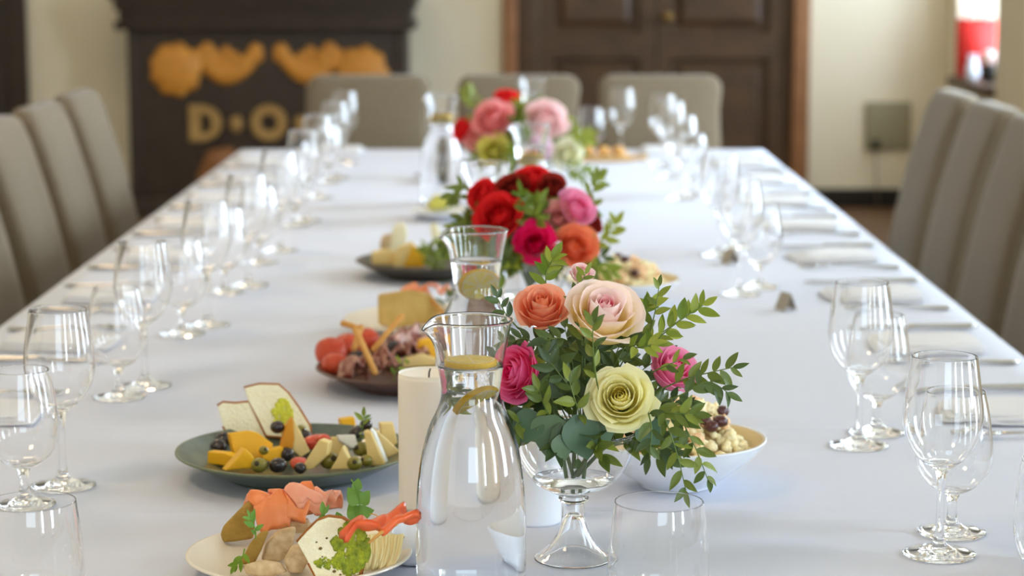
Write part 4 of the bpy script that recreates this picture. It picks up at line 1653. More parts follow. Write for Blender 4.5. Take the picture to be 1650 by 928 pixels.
def standing(name, label, cat, pts, zb, th, m, lean=0.0, yaw=0.0, bev=0.002, group=None, dy=0.0, child=None):
    """a solid piece whose front face has the given pixel outline; it stands at height zb over the table"""
    low = max(pts, key=lambda q: q[1])
    b = base_of(low[0], low[1], zb)
    k = mpp(b)
    cxp = sum(q[0] for q in pts) / len(pts)
    ox = b.x + (cxp - low[0]) * k
    ol = [((q[0] - cxp) * k * 1.08 / max(cos(yaw), .5), (low[1] - q[1]) * k * 1.06 / max(cos(lean), 0.4)) for q in pts]
    if sum(a[0] * c[1] - c[0] * a[1] for a, c in zip(ol, ol[1:] + ol[:1])) < 0:
        ol.reverse()
    t = thing(name, label, cat, (ox, b.y + dy + th / 2, T + zb), (-lean, 0, yaw), group)
    nm = child or 'body'
    obj(nm, mesh(nm, *slab(ol, th, bev), smooth=bev >= 0.003), m, t)
    return t, ol, k


def ball(name, label, cat, px, py, rpx, zb, m, group=None, sx=1, sz=1, hole=None, amp=0.08, seed=1):
    """round piece resting at zb; (px, py) is its visible centre"""
    b = base_of(px, py + rpx * 0.8, zb)
    r = rpx * 1.1 * mpp(b)
    t = thing(name, label, cat, (b.x, b.y, T + zb), (0, 0, seed * 1.3), group)
    obj('flesh' if hole else 'body', mesh('body', *xf(blob(r, seed, amp, 1.5, 3, sx, 1, sz), Matrix.Translation((0, 0, r * sz * 0.98)))), m, t)
    if hole:
        q = obj('hole', mesh('hole', *lathe([(0, -0.0012), (r * 0.28, -0.001), (r * 0.33, 0.001), (0, 0.0012)], 14)), hole, t)
        d = Vector((sin(seed) * 0.6, -0.75, 0.35)).normalized()
        rz = Matrix.Rotation(-seed * 1.3, 3, 'Z')
        q.location = Vector((0, 0, r * sz * 0.98)) + (rz @ d) * r * 0.98
        q.rotation_mode = 'QUATERNION'
        q.rotation_quaternion = (rz @ d).to_track_quat('Z', 'Y')
    return t


BREAD = mat('bread_crumb', (250, 245, 216), 0.85, 0.2, 0.3, 120, (246, 236, 196), bump=0.5, bscale=260)
CRUST = mat('bread_crust', (186, 116, 44), 0.7, 0.3, 0.3, 60, (150, 90, 36))
PESTO = mat('green_pesto', (176, 186, 36), 0.6, 0.4, 0.2, 150, (104, 124, 26), bump=0.6, bscale=300)
PESTOL = mat('yellow_green_pesto', (226, 220, 74), 0.6, 0.4, 0.3, 150, (196, 198, 54), bump=0.5, bscale=300)
ORCH = mat('yellow_cheese', (244, 184, 26), 0.45, 0.4, sss=0.15)
PALECH = mat('pale_cheese', (242, 216, 150), 0.5, 0.4, 0.3, 50, (236, 204, 128), sss=0.15)
WHITECH = mat('white_rind_cheese', (240, 238, 228), 0.55, 0.3, sss=0.15)
ORIND = mat('orange_cheese_rind', (222, 150, 30), 0.5, 0.3)
BLACKOL = mat('black_olive', (40, 32, 34), 0.25, 0.5, 0.3, 60, (56, 42, 40), coat=0.3)
GREENOL = mat('green_olive', (150, 136, 44), 0.3, 0.5, 0.3, 60, (124, 116, 40), coat=0.2)
OLHOLE = mat('olive_hole', (66, 54, 26), 0.6)
TOMATO = mat('red_tomato', (212, 66, 44), 0.3, 0.5, 0.3, 40, (226, 90, 60), coat=0.3)
SALMON = mat('smoked_salmon', (242, 122, 52), 0.35, 0.5, 0.3, 60, (250, 154, 98), sss=0.15, coat=0.1)
SALMONP = mat('pink_salmon', (252, 176, 146), 0.4, 0.5, 0.3, 40, (248, 150, 116), sss=0.15)
MUSH = mat('mushroom_beige', (228, 202, 160), 0.5, 0.4, 0.22, 110, (188, 154, 110))
OLBREAD = mat('olive_toast', (150, 116, 44), 0.7, 0.3, 0.3, 60, (186, 148, 70), bump=0.5, bscale=200)
HERB = mat('herb_green', (110, 140, 36), 0.5, 0.3)
PEAS = mat('pea_shoot', (92, 140, 48), 0.45, 0.4, 0.3, 40, (124, 164, 66))
PEPPER = mat('red_pepper', (236, 84, 34), 0.35, 0.5, 0.3, 40, (246, 116, 56), coat=0.2)
STICK = mat('breadstick', (226, 168, 92), 0.7, 0.3, 0.3, 60, (206, 146, 74))
SALAMI = mat('salami', (190, 58, 30), 0.4, 0.4, 0.3, 90, (210, 84, 50))
HAM = mat('cured_ham', (126, 48, 34), 0.4, 0.4, 0.12, 70, (206, 160, 140))
NOODLE = mat('pale_noodle', (236, 220, 160), 0.55, 0.3)

# ---- green plate with cheese
gp, gpp = plate('serving_plate', 'grey green glazed plate of cheese, olives and bread left of the candle', 477, 724, 0.031, 0.1435, GREENG, 1, RIMG)
GP = 'cheese on the green plate'


def smear(cx_, cz_, rx_, rz_, y, seed, ol=None):
    r_ = random.Random(seed)
    parts = []
    for i in range(150):
        a, q = r_.uniform(0, 2 * pi), sqrt(r_.random())
        x, z = cx_ + cos(a) * q * rx_, cz_ + sin(a) * q * rz_
        s_ = r_.uniform(0.10, 0.26) * min(rx_, rz_)
        parts.append(xf(blob(1, i, 0.4, 2, 2, s_, min(0.0011, s_ * .4), s_ * 1.2), Matrix.Translation((x, y, z))))
    return mesh('pesto', *merge(parts))


def crusted(name, label, pts, zb, th, lean, yaw, patch=None, group=None, crumb=BREAD, crust_edge=None):
    t, ol, k = standing(name, label, 'bread', pts, zb, th, crumb, lean, yaw, 0.0015, group, child='crumb')
    n = len(ol)
    idx = crust_edge or range(n)
    segs = []
    path = [Vector((ol[i % n][0], 0, ol[i % n][1])) for i in idx]
    V, F = tube(path, 0.0026, 6)
    V = [Vector((v.x, v.y * (th / 0.0052) * 1.02, v.z)) for v in V]
    obj('crust', mesh('crust', V, F), CRUST, t)
    if patch:
        (cx_, cz_, rx_, rz_) = patch
        obj('pesto', smear(cx_, cz_, rx_, rz_, -th / 2 - 0.0004, 5, ol), PESTOL if th < 0.015 else PESTO, t)
    return t


crusted('bread_slice', 'small white bread slice leaning at the left on the green plate', [(354, 660), (362, 655), (380, 657), (402, 655), (412, 668), (420, 690), (428, 716), (410, 716), (376, 712), (362, 690)], 0.014, 0.010, 0.25, 0.1, None, 'bread on the green plate')
crusted('bread_slice', 'taller bread slice with green pesto smear on the green plate', [(397, 634), (420, 629), (448, 630), (462, 642), (478, 664), (494, 690), (497, 704), (470, 708), (430, 704), (418, 680), (404, 655)], 0.020, 0.011, 0.3, 0.05, (0.006, 0.028, 0.012, 0.020), 'bread on the green plate')
for pts, th, m_, lean, yaw, lb in (
        ([(372, 702), (400, 700), (412, 704), (434, 722), (428, 742), (396, 744), (378, 740)], .022, ORCH, .2, .3, 'big yellow cheese chunk below the small bread slice'),
        ([(338, 731), (366, 732), (378, 736), (372, 752), (338, 750)], .018, ORCH, .1, -.3, 'flat yellow cheese block at the left rim of the green plate'),
        ([(392, 726), (402, 738), (408, 757), (362, 757)], .02, ORCH, .1, .4, 'yellow cheese wedge at the front left of the green plate'),
        ([(424, 727), (452, 724), (454, 742), (434, 746), (422, 740)], .018, ORCH, .1, .3, 'yellow cheese cube right of the wedge on the green plate'),
        ([(470, 676), (472, 710), (469, 724), (450, 726), (458, 692)], .018, ORIND, .1, .2, 'tall wedge with orange rind in the middle of the green plate'),
        ([(473, 678), (486, 705), (497, 730), (482, 738), (470, 726)], .016, PALECH, .1, .2, 'pale cheese wedge leaning on the orange wedge'),
        ([(516, 712), (530, 716), (528, 736), (506, 758), (488, 760), (500, 738)], .02, PALECH, .1, -.2, 'curved pale cheese piece before the tomato on the green plate'),
        ([(536, 708), (560, 714), (558, 734), (536, 738), (526, 722)], .02, PALECH, .2, .2, 'rounded pale cheese piece right of the middle of the green plate'),
        ([(553, 722), (562, 740), (566, 757), (534, 759), (544, 742)], .018, PALECH, .1, -.1, 'upright pale cheese wedge at the front of the green plate'),
        ([(547, 677), (568, 675), (570, 692), (550, 694)], .018, ORCH, .1, .3, 'small yellow cheese cube at the back of the green plate'),
        ([(545, 706), (572, 707), (574, 724), (564, 726), (548, 714)], .012, WHITECH, .5, .3, 'white rinded cheese slice in the middle right of the green plate'),
        ([(588, 698), (600, 700), (622, 750), (596, 752)], .016, PALECH, .05, -.2, 'first tall pale wedge at the right of the green plate'),
        ([(598, 694), (604, 700), (624, 748), (610, 751)], .012, WHITECH, .05, -.2, 'white rinded wedge between the pale wedges'),
        ([(604, 692), (640, 728), (640, 744), (622, 742)], .016, PALECH, .05, .2, 'second pale wedge beside the candle on the green plate'),
        ([(612, 684), (632, 684), (638, 716), (630, 722), (614, 702)], .014, PALECH, .05, .2, 'pale cheese piece at the back beside the candle')):
    zz = 0.016 if max(q[1] for q in pts) > 752 else 0.012
    if max(q[1] for q in pts) < 728:
        zz = 0.022
    standing('cheese_piece', lb, 'cheese', pts, zz, th, m_, lean, yaw, 0.0018, GP)
for i, (px, py, r, z, lb) in enumerate(((362, 712, 14, .013, 'black olive behind the small bread slice on the green plate'), (352, 722, 12, .012, 'leftmost black olive on the green plate'), (447, 690, 10, .042, 'black olive resting high against the pesto bread'), (462, 734, 11, .012, 'black olive right of the yellow cube on the green plate'), (448, 752, 12, .015, 'front black olive on the green plate'), (484, 756, 9, .015, 'black olive under the tomato at the front rim'), (492, 704, 9, .02, 'black olive behind the middle wedges'), (578, 702, 14, .014, 'large black olive at the right of the green plate'), (590, 686, 9, .046, 'blue grey olive atop the large black olive'))):
    ball('black_olive', lb, 'olive', px, py, r, z, BLACKOL, 'black olives on the green plate', 1.1, 0.95, None, 0.05, i + 1)
for i, (px, py, r, z, lb) in enumerate(((530, 744, 14, .014, 'pitted green olive at the front middle of the green plate'), (571, 749, 11, .016, 'green olive at the front right of the green plate'), (582, 726, 12, .012, 'green olive below the large black olive'), (590, 744, 9, .014, 'small green olive beside the first tall wedge'), (418, 752, 12, .016, 'green olive at the front left of the green plate'), (425, 727, 7, .03, 'tiny green olive on the yellow chunk'), (484, 697, 10, .024, 'green olive beside the tall wedge'))):
    ball('green_olive', lb, 'olive', px, py, r, z, GREENOL, 'green olives on the green plate', 1.05, 0.95, OLHOLE, 0.04, i + 2)
for i, (px, py, r, z, lb) in enumerate(((508, 712, 15, .014, 'red tomato piece at the back of the green plate'), (482, 747, 13, .014, 'red tomato wedge at the front of the green plate'), (520, 706, 9, .03, 'pink tomato piece on top of the back one'))):
    ball('tomato_piece', lb, 'tomato', px, py, r, z, TOMATO, 'tomato pieces on the green plate', 1.3, 0.75, None, 0.2, i + 3)
w_ = [base_of(578, 712, .03), PY(584, 690, gpp.y + .01), PY(586, 672, gpp.y + .012)]
sprig(w_, 6, 0.014, 'light green herb sprig standing among the pale wedges of the green plate', None, RUSCUS_L, name='herb_sprig')

# ---- cream plate with salmon, front left
cp, cpp = plate('serving_plate', 'cream china plate of salmon and pesto bread at the front of the table', 482, 890, 0.019, 0.1140, CHINA, 1, None, 0.62)


def ribbon(name, label, cat, cpt, path, width, th, m, seed, group=None, wav=0.006, rot=0.0, m2=None):
    """folded slice: path of (x, z) metres around the base point, swept in y with ripples"""
    t = thing(name, label, cat, cpt, (0, 0, rot), group)
    n = 30
    sm = smooth_sm3([(a, 0, b) for a, b in path], 5)

    def side(off):
        def fn(u, v):
            q = u * (len(sm) - 1)
            i = min(int(q), len(sm) - 2)
            f = q - i
            x = sm[i][0] * (1 - f) + sm[i + 1][0] * f
            z = sm[i][2] * (1 - f) + sm[i + 1][2] * f
            y = (v - 0.5) * width * (1 - 0.25 * abs(2 * u - 1) ** 3) * (1 + 0.3 * noise.noise(Vector((u * 4, 2.0 if v > .5 else 7.0, seed))))
            r_ = wav * noise.noise(Vector((x * 40, y * 40, seed))) + wav * 0.5 * noise.noise(Vector((x * 90, y * 60, seed + 5)))
            x += 0.010 * noise.noise(Vector((v * 3.2, seed, 1))) * (2 * u - 1)
            z *= 1 + 0.22 * noise.noise(Vector((v * 2.6, seed + 3, u)))
            return (x + r_ * 0.6, y + r_ * 0.8, z + r_ + off)
        return grid(n, 10, fn)
    a, b = side(th / 2), side(-th / 2)
    V, F = merge([a, (b[0], [tuple(reversed(f)) for f in b[1]])])
    N = n * 10
    per_ = list(range(n)) + [j * n + n - 1 for j in range(1, 10)] + [9 * n + i for i in range(n - 2, -1, -1)] + [j * n for j in range(8, 0, -1)]
    for i in range(len(per_)):
        j = (i + 1) % len(per_)
        F.append((per_[j], per_[i], N + per_[i], N + per_[j]))
    o = obj('slice', mesh('slice', V, F), m, t)
    return t


for px, py, off, path, wd, m_, sd_, rot, lb in (
        (436, 872, (0, .010, .004), [(-0.020, 0.010), (-0.014, 0.034), (0.0, 0.050), (0.012, 0.052), (0.026, 0.034), (0.03, 0.010)], .042, SALMON, 2.0, pi / 2 + .35, 'orange smoked salmon slice draped leftmost over the mushrooms on the cream plate'),
        (468, 870, (0, .012, .004), [(-0.016, 0.022), (-0.012, 0.036), (-0.002, 0.050), (0.010, 0.047), (0.02, 0.052), (0.03, 0.012)], .044, SALMON, 5.0, pi / 2 - .15, 'orange smoked salmon slice in the middle of the cream plate'),
        (488, 866, (0, .006, .010), [(-0.012, 0.024), (-0.016, 0.036), (-0.006, 0.047), (0.004, 0.040), (0.012, 0.048), (0.024, 0.030)], .026, SALMONP, 11.0, pi / 2 + .5, 'pale pink salmon curl folded on top of the orange slices'),
        (514, 852, (-.002, .004, .006), [(-0.014, 0.016), (-0.012, 0.030), (-0.002, 0.042), (0.006, 0.036), (0.012, 0.044), (0.022, 0.030), (0.026, 0.008)], .036, SALMONP, 7.0, pi / 2 - .5, 'pink folded salmon slice rightmost on the cream plate')):
    b = base_of(px, py, 0.018)
    ribbon('salmon_slice', lb, 'salmon', b + Vector(off), [(a_, 0.006 + z_ * 0.66) for a_, z_ in path], wd, 0.0045, m_, sd_, 'salmon on the cream plate', 0.012, rot)
standing('toast_slice', 'olive brown toast slice leaning at the left of the cream plate', 'bread', [(359, 862), (364, 850), (384, 832), (402, 816), (410, 822), (408, 850), (404, 872), (378, 874), (362, 874)], 0.017, 0.012, OLBREAD, 0.3, 0.3, 0.003)
standing('toast_slice', 'second olive brown toast slice in front of the herb leaf on the cream plate', 'bread', [(388, 910), (404, 880), (420, 864), (432, 862), (420, 890), (408, 912)], 0.012, 0.012, OLBREAD, 0.2, 0.2, 0.003)
for pts, th, lean, yaw, lb in (
        ([(450, 852), (460, 841), (494, 842), (497, 854), (484, 862), (454, 860)], .022, .1, .1, 'pale mushroom chunk directly under the salmon'),
        ([(422, 906), (430, 880), (450, 862), (474, 858), (468, 886), (452, 908)], .022, .2, .2, 'large mushroom chunk left of the pesto bread'),
        ([(394, 916), (420, 909), (446, 912), (458, 926), (430, 934), (398, 930)], .02, .2, -.1, 'mushroom slice at the front rim of the cream plate'),
        ([(458, 906), (470, 886), (486, 884), (496, 906), (484, 926), (464, 926)], .02, .1, .1, 'mushroom piece against the pesto bread')):
    standing('mushroom_piece', lb, 'mushroom', pts, 0.022 if max(q[1] for q in pts) < 870 else 0.012, th, MUSH, lean, yaw, 0.0032, 'mushrooms on the cream plate')
t = crusted('bread_slice', 'round bread slice spread with green pesto standing at the front of the cream plate', [(482, 884), (496, 868), (512, 852), (528, 846), (548, 848), (566, 858), (580, 876), (583, 900), (576, 930), (548, 938), (512, 936), (500, 914)], 0.012, 0.020, 0.25, -0.05, (0.018, 0.030, 0.017, 0.024), None)
obj('pesto', smear(0.0, 0.016, 0.018, 0.006, -0.0104, 9), PESTO, t)
HOLE = mat('crumb_hole', (120, 96, 50), 0.9)
for hx_, hz_, hr in ((-0.012, 0.030, .0016), (-0.006, 0.040, .0011), (-0.016, 0.036, .0009), (0.002, 0.008, .0016), (-0.004, 0.012, .001), (0.006, 0.012, .001), (-0.010, 0.022, .0008), (0.008, 0.005, .001)):
    obj('crumb_hole', mesh('crumb_hole', *xf(blob(hr, 2, 0.2, 2, 1, 1.3, 0.5, 1), Matrix.Translation((hx_, -0.0101, hz_)))), HOLE, t)


def herb_leaf(name, label, px, py, y, s, d, nrm, m, group):
    p = PY(px, py, y)
    o = obj(name, BROAD[0], None, None, p)
    o.rotation_euler = frame_q(d, nrm).to_euler()
    o.scale = (s, s, s)
    oset(o, m)
    tag(o, label, 'herb', group)


yc = cpp.y
for px, py, dy_, d, n_, m_, lb in ((412, 868, -.045, (-.004, -.004, .022), 5, PEAS, 'dark green herb tuft left of the salmon on the cream plate'), (503, 846, -.04, (.012, -.004, .012), 3, PEAS, 'green herb tuft right of the pink salmon on the cream plate'), (394, 884, -.06, (-.008, -.004, -.016), 5, HERB, 'lime green herb tuft hanging below the toast on the cream plate')):
    p0 = PY(px, py, yc + dy_)
    sprig([p0, p0 + Vector(d) * .5 + Vector((.002, -.002, 0)), p0 + Vector(d)], n_, .013, lb, 'herb tufts on the cream plate', m_, True, 40, 'herb_tuft')
# pea shoot
b = base_of(545, 862, 0.022)
ps = thing('pea_shoot', 'green pea shoot with curling tendrils standing above the red pepper', 'herb', b)
yps = b.y - 0.006
loc = lambda px, py: PY(px, py, yps) - b
obj('stem', mesh('stem', *tube(smooth_sm3([tuple(loc(*q)) for q in ((530, 850), (552, 836), (572, 838), (580, 815), (574, 788), (566, 772))], 4), 0.0008, 5)), PEAS, ps)
obj('tendril', mesh('tendril', *tube(smooth_sm3([tuple(loc(*q)) for q in ((580, 832), (600, 828), (614, 834), (622, 830), (640, 832))], 4), 0.0006, 5)), STICK, ps)
for px, py, d, s in ((580, 812, (-.5, -.1, .8), .020), (580, 812, (.5, -.1, .75), .016), (576, 836, (-.4, 0, .9), .018), (572, 830, (.8, -.2, .3), .019), (574, 790, (.2, 0, 1), .012), (548, 838, (-.3, 0, .8), .009)):
    o = obj('leaf', BROAD[1], None, ps, loc(px, py))
    o.rotation_euler = frame_q(d, (0.1, -1, 0.4)).to_euler()
    o.scale = (s, s, s)
    oset(o, PEAS)
# noodles and pepper
b = base_of(612, 918, 0.012)
nd = thing('noodle_bundle', 'fan of pale cream noodles at the right of the cream plate', 'noodles', b)
for i in range(15):
    x0 = -0.020 + 0.0028 * i
    p = [(x0 * 0.8 - 0.004, -0.012 + 0.002 * (i % 3), 0.003), (x0, -0.004 + 0.002 * (i % 2), 0.018), (x0 * 1.1, 0.012 + 0.002 * (i % 3), 0.030), (x0 * 1.05 + 0.002, 0.028, 0.026)]
    obj('strand', mesh('strand', *tube(smooth_sm3(p, 4), 0.0019, 6)), NOODLE, nd)
b = base_of(618, 900, 0.04)
ribbon('pepper_strip', 'glossy red orange pepper strip lying over the noodles', 'pepper', PY(614, 862, b.y) + Vector((0, .006, 0)), [(-0.034, 0.0), (-0.022, 0.012), (-0.006, 0.008), (0.010, 0.014), (0.022, 0.018), (0.032, 0.010)], 0.034, 0.006, PEPPER, 4.0, None, 0.014)
q0, q1 = PY(594, 875, b.y - .022), PY(640, 844, b.y - .012)
tw = thing('breadstick', 'thin brown twig of crispbread across the red pepper strip', 'breadstick', q0)
obj('stick', mesh('stick', *tube([(0, 0, 0), (q1 - q0) * 0.4 + Vector((0, 0, .002)), (q1 - q0)], [0.0011, 0.0018, 0.0014], 7)), STICK, tw)
# square white dish behind the front carafe
b = base_of(676, 900, 0.0)
sd = thing('square_dish', 'small white square dish tucked behind the nearest carafe', 'dish', (b.x + 0.010, b.y + 0.0, T + 0.0005))


def sq(u, v):
    prof = [(0.0, 0.002), (0.7, 0.001), (0.78, 0.0), (0.9, 0.012), (1.0, 0.030), (0.985, 0.0315), (0.965, 0.030), (0.86, 0.012), (0.74, 0.005), (0.0, 0.0045)]
    q = v * (len(prof) - 1)
    i = min(int(q + 1e-6), len(prof) - 2)
    f = q - i
    s = prof[i][0] * (1 - f) + prof[i + 1][0] * f
    z = prof[i][1] * (1 - f) + prof[i + 1][1] * f
    a = 2 * pi * u
    c_, s_ = cos(a), sin(a)
    R_ = 0.038 / (abs(c_) ** 5 + abs(s_) ** 5) ** 0.2
    return (R_ * c_ * s, R_ * s_ * s, z)


obj('dish_body', mesh('dish_body', *grid(64, 28, sq, True)), WCHINA, sd)

# ---- brown plate with cured meat
bp_, bpp = plate('serving_plate', 'brown glazed plate of cured meat and breadsticks behind the candle', 664, 590, 0.028, 0.1385, BROWNG, 1, None, 0.6)
GB = 'food on the brown plate'
for i, (px, py, r, z, m_, lb) in enumerate(((534, 572, 25, .018, SALAMI, 'dark red salami roll at the left end of the brown plate'), (560, 560, 21, .022, SALAMI, 'second red salami roll behind the leftmost'), (540, 590, 20, .014, SALAMI, 'lower red salami roll at the left rim of the brown plate'), (592, 552, 20, .024, SALAMI, 'salami roll at the back between the breadsticks'))):
    ball('salami_roll', lb, 'salami', px, py, r, z, m_, 'salami rolls on the brown plate', 1.0, 0.9, None, 0.15, i + 4)
for i, (px, py, wd, rot, lb) in enumerate(((612, 594, .05, .4, 'folded dark ham slice at the front of the brown plate'), (632, 566, .055, -.3, 'folded ham slice with white fat in the middle of the brown plate'), (655, 575, .05, .2, 'folded ham slice beside the orange cheese'), (578, 598, .04, .6, 'small ham fold below the left breadstick'), (660, 552, .05, -.2, 'ham fold at the back of the brown plate'))):
    b = base_of(px, py + 16, .016)
    ribbon('ham_slice', lb, 'ham', b + Vector((0, 0.01, 0.004)), [(-0.026, 0.0), (-0.018, 0.024), (-0.004, 0.014), (0.004, 0.034), (0.014, 0.016), (0.026, 0.022), (0.03, 0.002)], wd, 0.004, HAM, i * 3.1, 'ham slices on the brown plate', 0.010, rot)
for i, (a, c_, lb) in enumerate((((571, 528), (606, 604), 'pale breadstick leaning left at the front of the brown plate'), ((650, 507), (600, 566), 'long breadstick rising to the right on the brown plate'), ((583, 524), (570, 565), 'short breadstick standing at the left back of the brown plate'), ((550, 520), (583, 532), 'flat cracker stick lying across the back left'))):
    y_ = bpp.y + (-.06, -.01, .0, .02)[i]
    p0, p1 = PY(c_[0], c_[1], y_ - .01), PY(a[0], a[1], y_ + .01)
    t = thing('breadstick', lb, 'breadstick', p0, group='breadsticks on the brown plate')
    d = p1 - p0
    obj('stick', mesh('stick', *tube([(0, 0, 0), d * 0.05, d * 0.5 + Vector((0, 0, .001)), d * 0.95, d], [0.003, 0.0048, 0.0045, 0.0048, 0.003], 8)), STICK, t)
standing('cheese_piece', 'orange cheese block at the right of the brown plate by the carafe', 'cheese', [(676, 552), (700, 548), (704, 582), (678, 586), (672, 570)], 0.018, 0.03, ORCH, .1, .2, .003, GB)
standing('cheese_piece', 'amber cheese slice behind the candle on the brown plate', 'cheese', [(652, 580), (678, 572), (700, 580), (700, 592), (650, 594)], 0.018, 0.02, PALECH, .1, .1, .003, GB)
ball('black_olive', 'dark olive between salami and ham on the brown plate', 'olive', 574, 580, 12, .016, BLACKOL, GB, 1, 1, None, .1, 3)
ball('black_olive', 'dark olive among the ham folds of the brown plate', 'olive', 634, 562, 10, .034, BLACKOL, GB, 1, 1, None, .1, 4)
ball('mozzarella_ball', 'small white cheese ball at the front left of the brown plate', 'cheese', 584, 588, 8, .018, WHITECH, GB, 1, 1.2, None, .1, 5)
sprig([base_of(632, 616, .022), base_of(634, 606, .03) + Vector((.006, 0, .01)), base_of(640, 600, .03) + Vector((.012, 0, .02))], 4, 0.016, 'green leaf tuft at the front rim of the brown plate', None, RUSCUS_L, name='herb_sprig')

# ---- white plate with bread and salmon behind it
wp_, wpp = plate('serving_plate', 'white plate of bread blocks and salmon behind the brown plate', 692, 512, 0.024, 0.14, CHINA)
GW = 'food on the white plate'
for pts, th, m_, lb in (
        ([(612, 480), (660, 474), (690, 480), (688, 522), (640, 530), (612, 526)], .04, mat('soft_bread', (222, 190, 120), .8, .2, .3, 40, (196, 158, 84), bump=.5, bscale=120), 'thick bread block at the left of the white plate'),
        ([(650, 486), (690, 480), (706, 500), (704, 522), (660, 526)], .03, MATS['soft_bread'], 'second bread block at the middle of the white plate')):
    standing('bread_block', lb, 'bread', pts, .014, th, m_, .1, .1, .006, GW)
for i, (px, py, lb) in enumerate(((668, 492, 'salmon curl on the left bread block'), (704, 490, 'pale salmon curl beside the second carafe'))):
    b = base_of(px, py + 22, .02)
    ribbon('salmon_slice', lb, 'salmon', b + Vector((0, .01, .022)), [(-.03, .0), (-.02, .026), (-.004, .03), (.008, .022), (.02, .028), (.028, .004)], .04, .004, SALMON if i == 0 else SALMONP, i * 5 + 3, GW, .01)
p0, p1 = PY(720, 512, wpp.y - .05), PY(688, 474, wpp.y - .03)
t = thing('breadstick', 'breadstick leaning on the salmon of the white plate', 'breadstick', p0, group=GW)
d = p1 - p0
obj('stick', mesh('stick', *tube([(0, 0, 0), d * .05, d * .95, d], [.003, .0048, .0048, .003], 8)), STICK, t)
sprig([base_of(716, 506, .03), PY(716, 488, wpp.y - .04), PY(724, 476, wpp.y - .04)], 6, .022, 'green leaf tuft on the white plate beside the second carafe', None, RUSCUS, True, name='herb_sprig')

# ---- dark plate with bread and cheese
dp_, dpp = plate('serving_plate', 'dark olive plate of bread and cheese left of the middle arrangement', 690, 419, 0.030, 0.14, DARKG)
GD = 'food on the dark plate'
for pts, th, m_, lean, lb in (
        ([(636, 366), (652, 363), (656, 380), (650, 404), (626, 408), (630, 388)], .012, BREAD, .2, 'tall pale bread slice standing at the left of the dark plate'),
        ([(694, 364), (704, 362), (712, 386), (702, 398), (696, 384)], .012, BREAD, .2, 'pale bread slice standing at the back right of the dark plate'),
        ([(616, 382), (630, 378), (632, 400), (614, 408), (612, 396)], .02, MUSH, .1, 'beige bread piece behind the left slice of the dark plate'),
        ([(600, 408), (622, 404), (640, 410), (640, 430), (600, 428)], .03, PALECH, .1, 'yellow cheese chunk at the left rim of the dark plate'),
        ([(642, 402), (664, 392), (668, 430), (634, 432)], .03, PALECH, .1, 'cheese wedge at the front of the dark plate'),
        ([(664, 396), (684, 414), (680, 432), (650, 432)], .03, ORCH, .1, 'amber cheese wedge at the front middle of the dark plate'),
        ([(662, 392), (682, 402), (682, 416), (670, 414)], .02, WHITECH, .1, 'white cheese slice on the dark plate')):
    standing('cheese_piece' if 'cheese' in lb else 'bread_slice', lb, 'cheese' if 'cheese' in lb else 'bread', pts, .020 if max(q[1] for q in pts) > 420 else .03, th, m_, lean, .1, .004, GD)
for i, (a, c_) in enumerate((((700, 436), (690, 402)), ((712, 430), (716, 396)), ((690, 440), (706, 446)))):
    p0, p1 = PY(a[0], a[1], dpp.y - .07), PY(c_[0], c_[1], dpp.y - .07)
    sprig([p0, (p0 + p1) / 2 + Vector((.004, 0, .004)), p1], 9, .032, ('lettuce tuft at the right of the dark plate', 'lettuce tuft beside the second carafe on the dark plate', 'lettuce leaf hanging over the rim of the dark plate')[i], 'lettuce on the dark plate', RUSCUS_L if i < 2 else RUSCUS, True, name='lettuce_tuft')


# ---- salad bowls
def salad_bowl(px, py, ztip, r, label, lb2, seed):
    p = PZ(px, py, T + ztip)
    t = thing('salad_bowl', label, 'bowl', (p.x, p.y, T + 0.0005), group='white salad bowls')
    rf = r * 0.40
    out = smooth_prof([(rf, 0.0), (rf + 0.003, 0.004), (r * 0.66, ztip * 0.36), (r * 0.88, ztip * 0.72), (r, ztip)], 5)
    inn = [(max(a - 0.004, 0), b + 0.003) for a, b in out if b > 0.004]
    inn[-1] = (r - 0.003, ztip)
    obj('outside', mesh('outside', *lathe([(0, 0.002), (rf - 0.004, 0.002), (rf - 0.003, 0)] + out, 64)), WCHINA, t)
    obj('rim', mesh('rim', *lathe([out[-1], (r - 0.0005, ztip + 0.0013), (r - 0.0025, ztip + 0.0013), inn[-1]], 64)), WCHINA, t)
    obj('inside', mesh('inside', *lathe(list(reversed(inn)) + [(0, 0.007)], 64)), mat('warm_shade_inside', (214, 190, 140), 0.35, 0.5), t)  # white bowl, its warm shade put into the inside colour
    return t, p


GRAIN = mat('pale_grain', (253, 242, 206), 0.6, 0.3, 0.3, 200, (252, 228, 164), sss=0.1)
GRAIN2 = mat('peach_grain', (250, 206, 160), 0.6, 0.3, sss=0.1)
BEAN = mat('dark_berry', (76, 28, 28), 0.3, 0.5, coat=0.3)


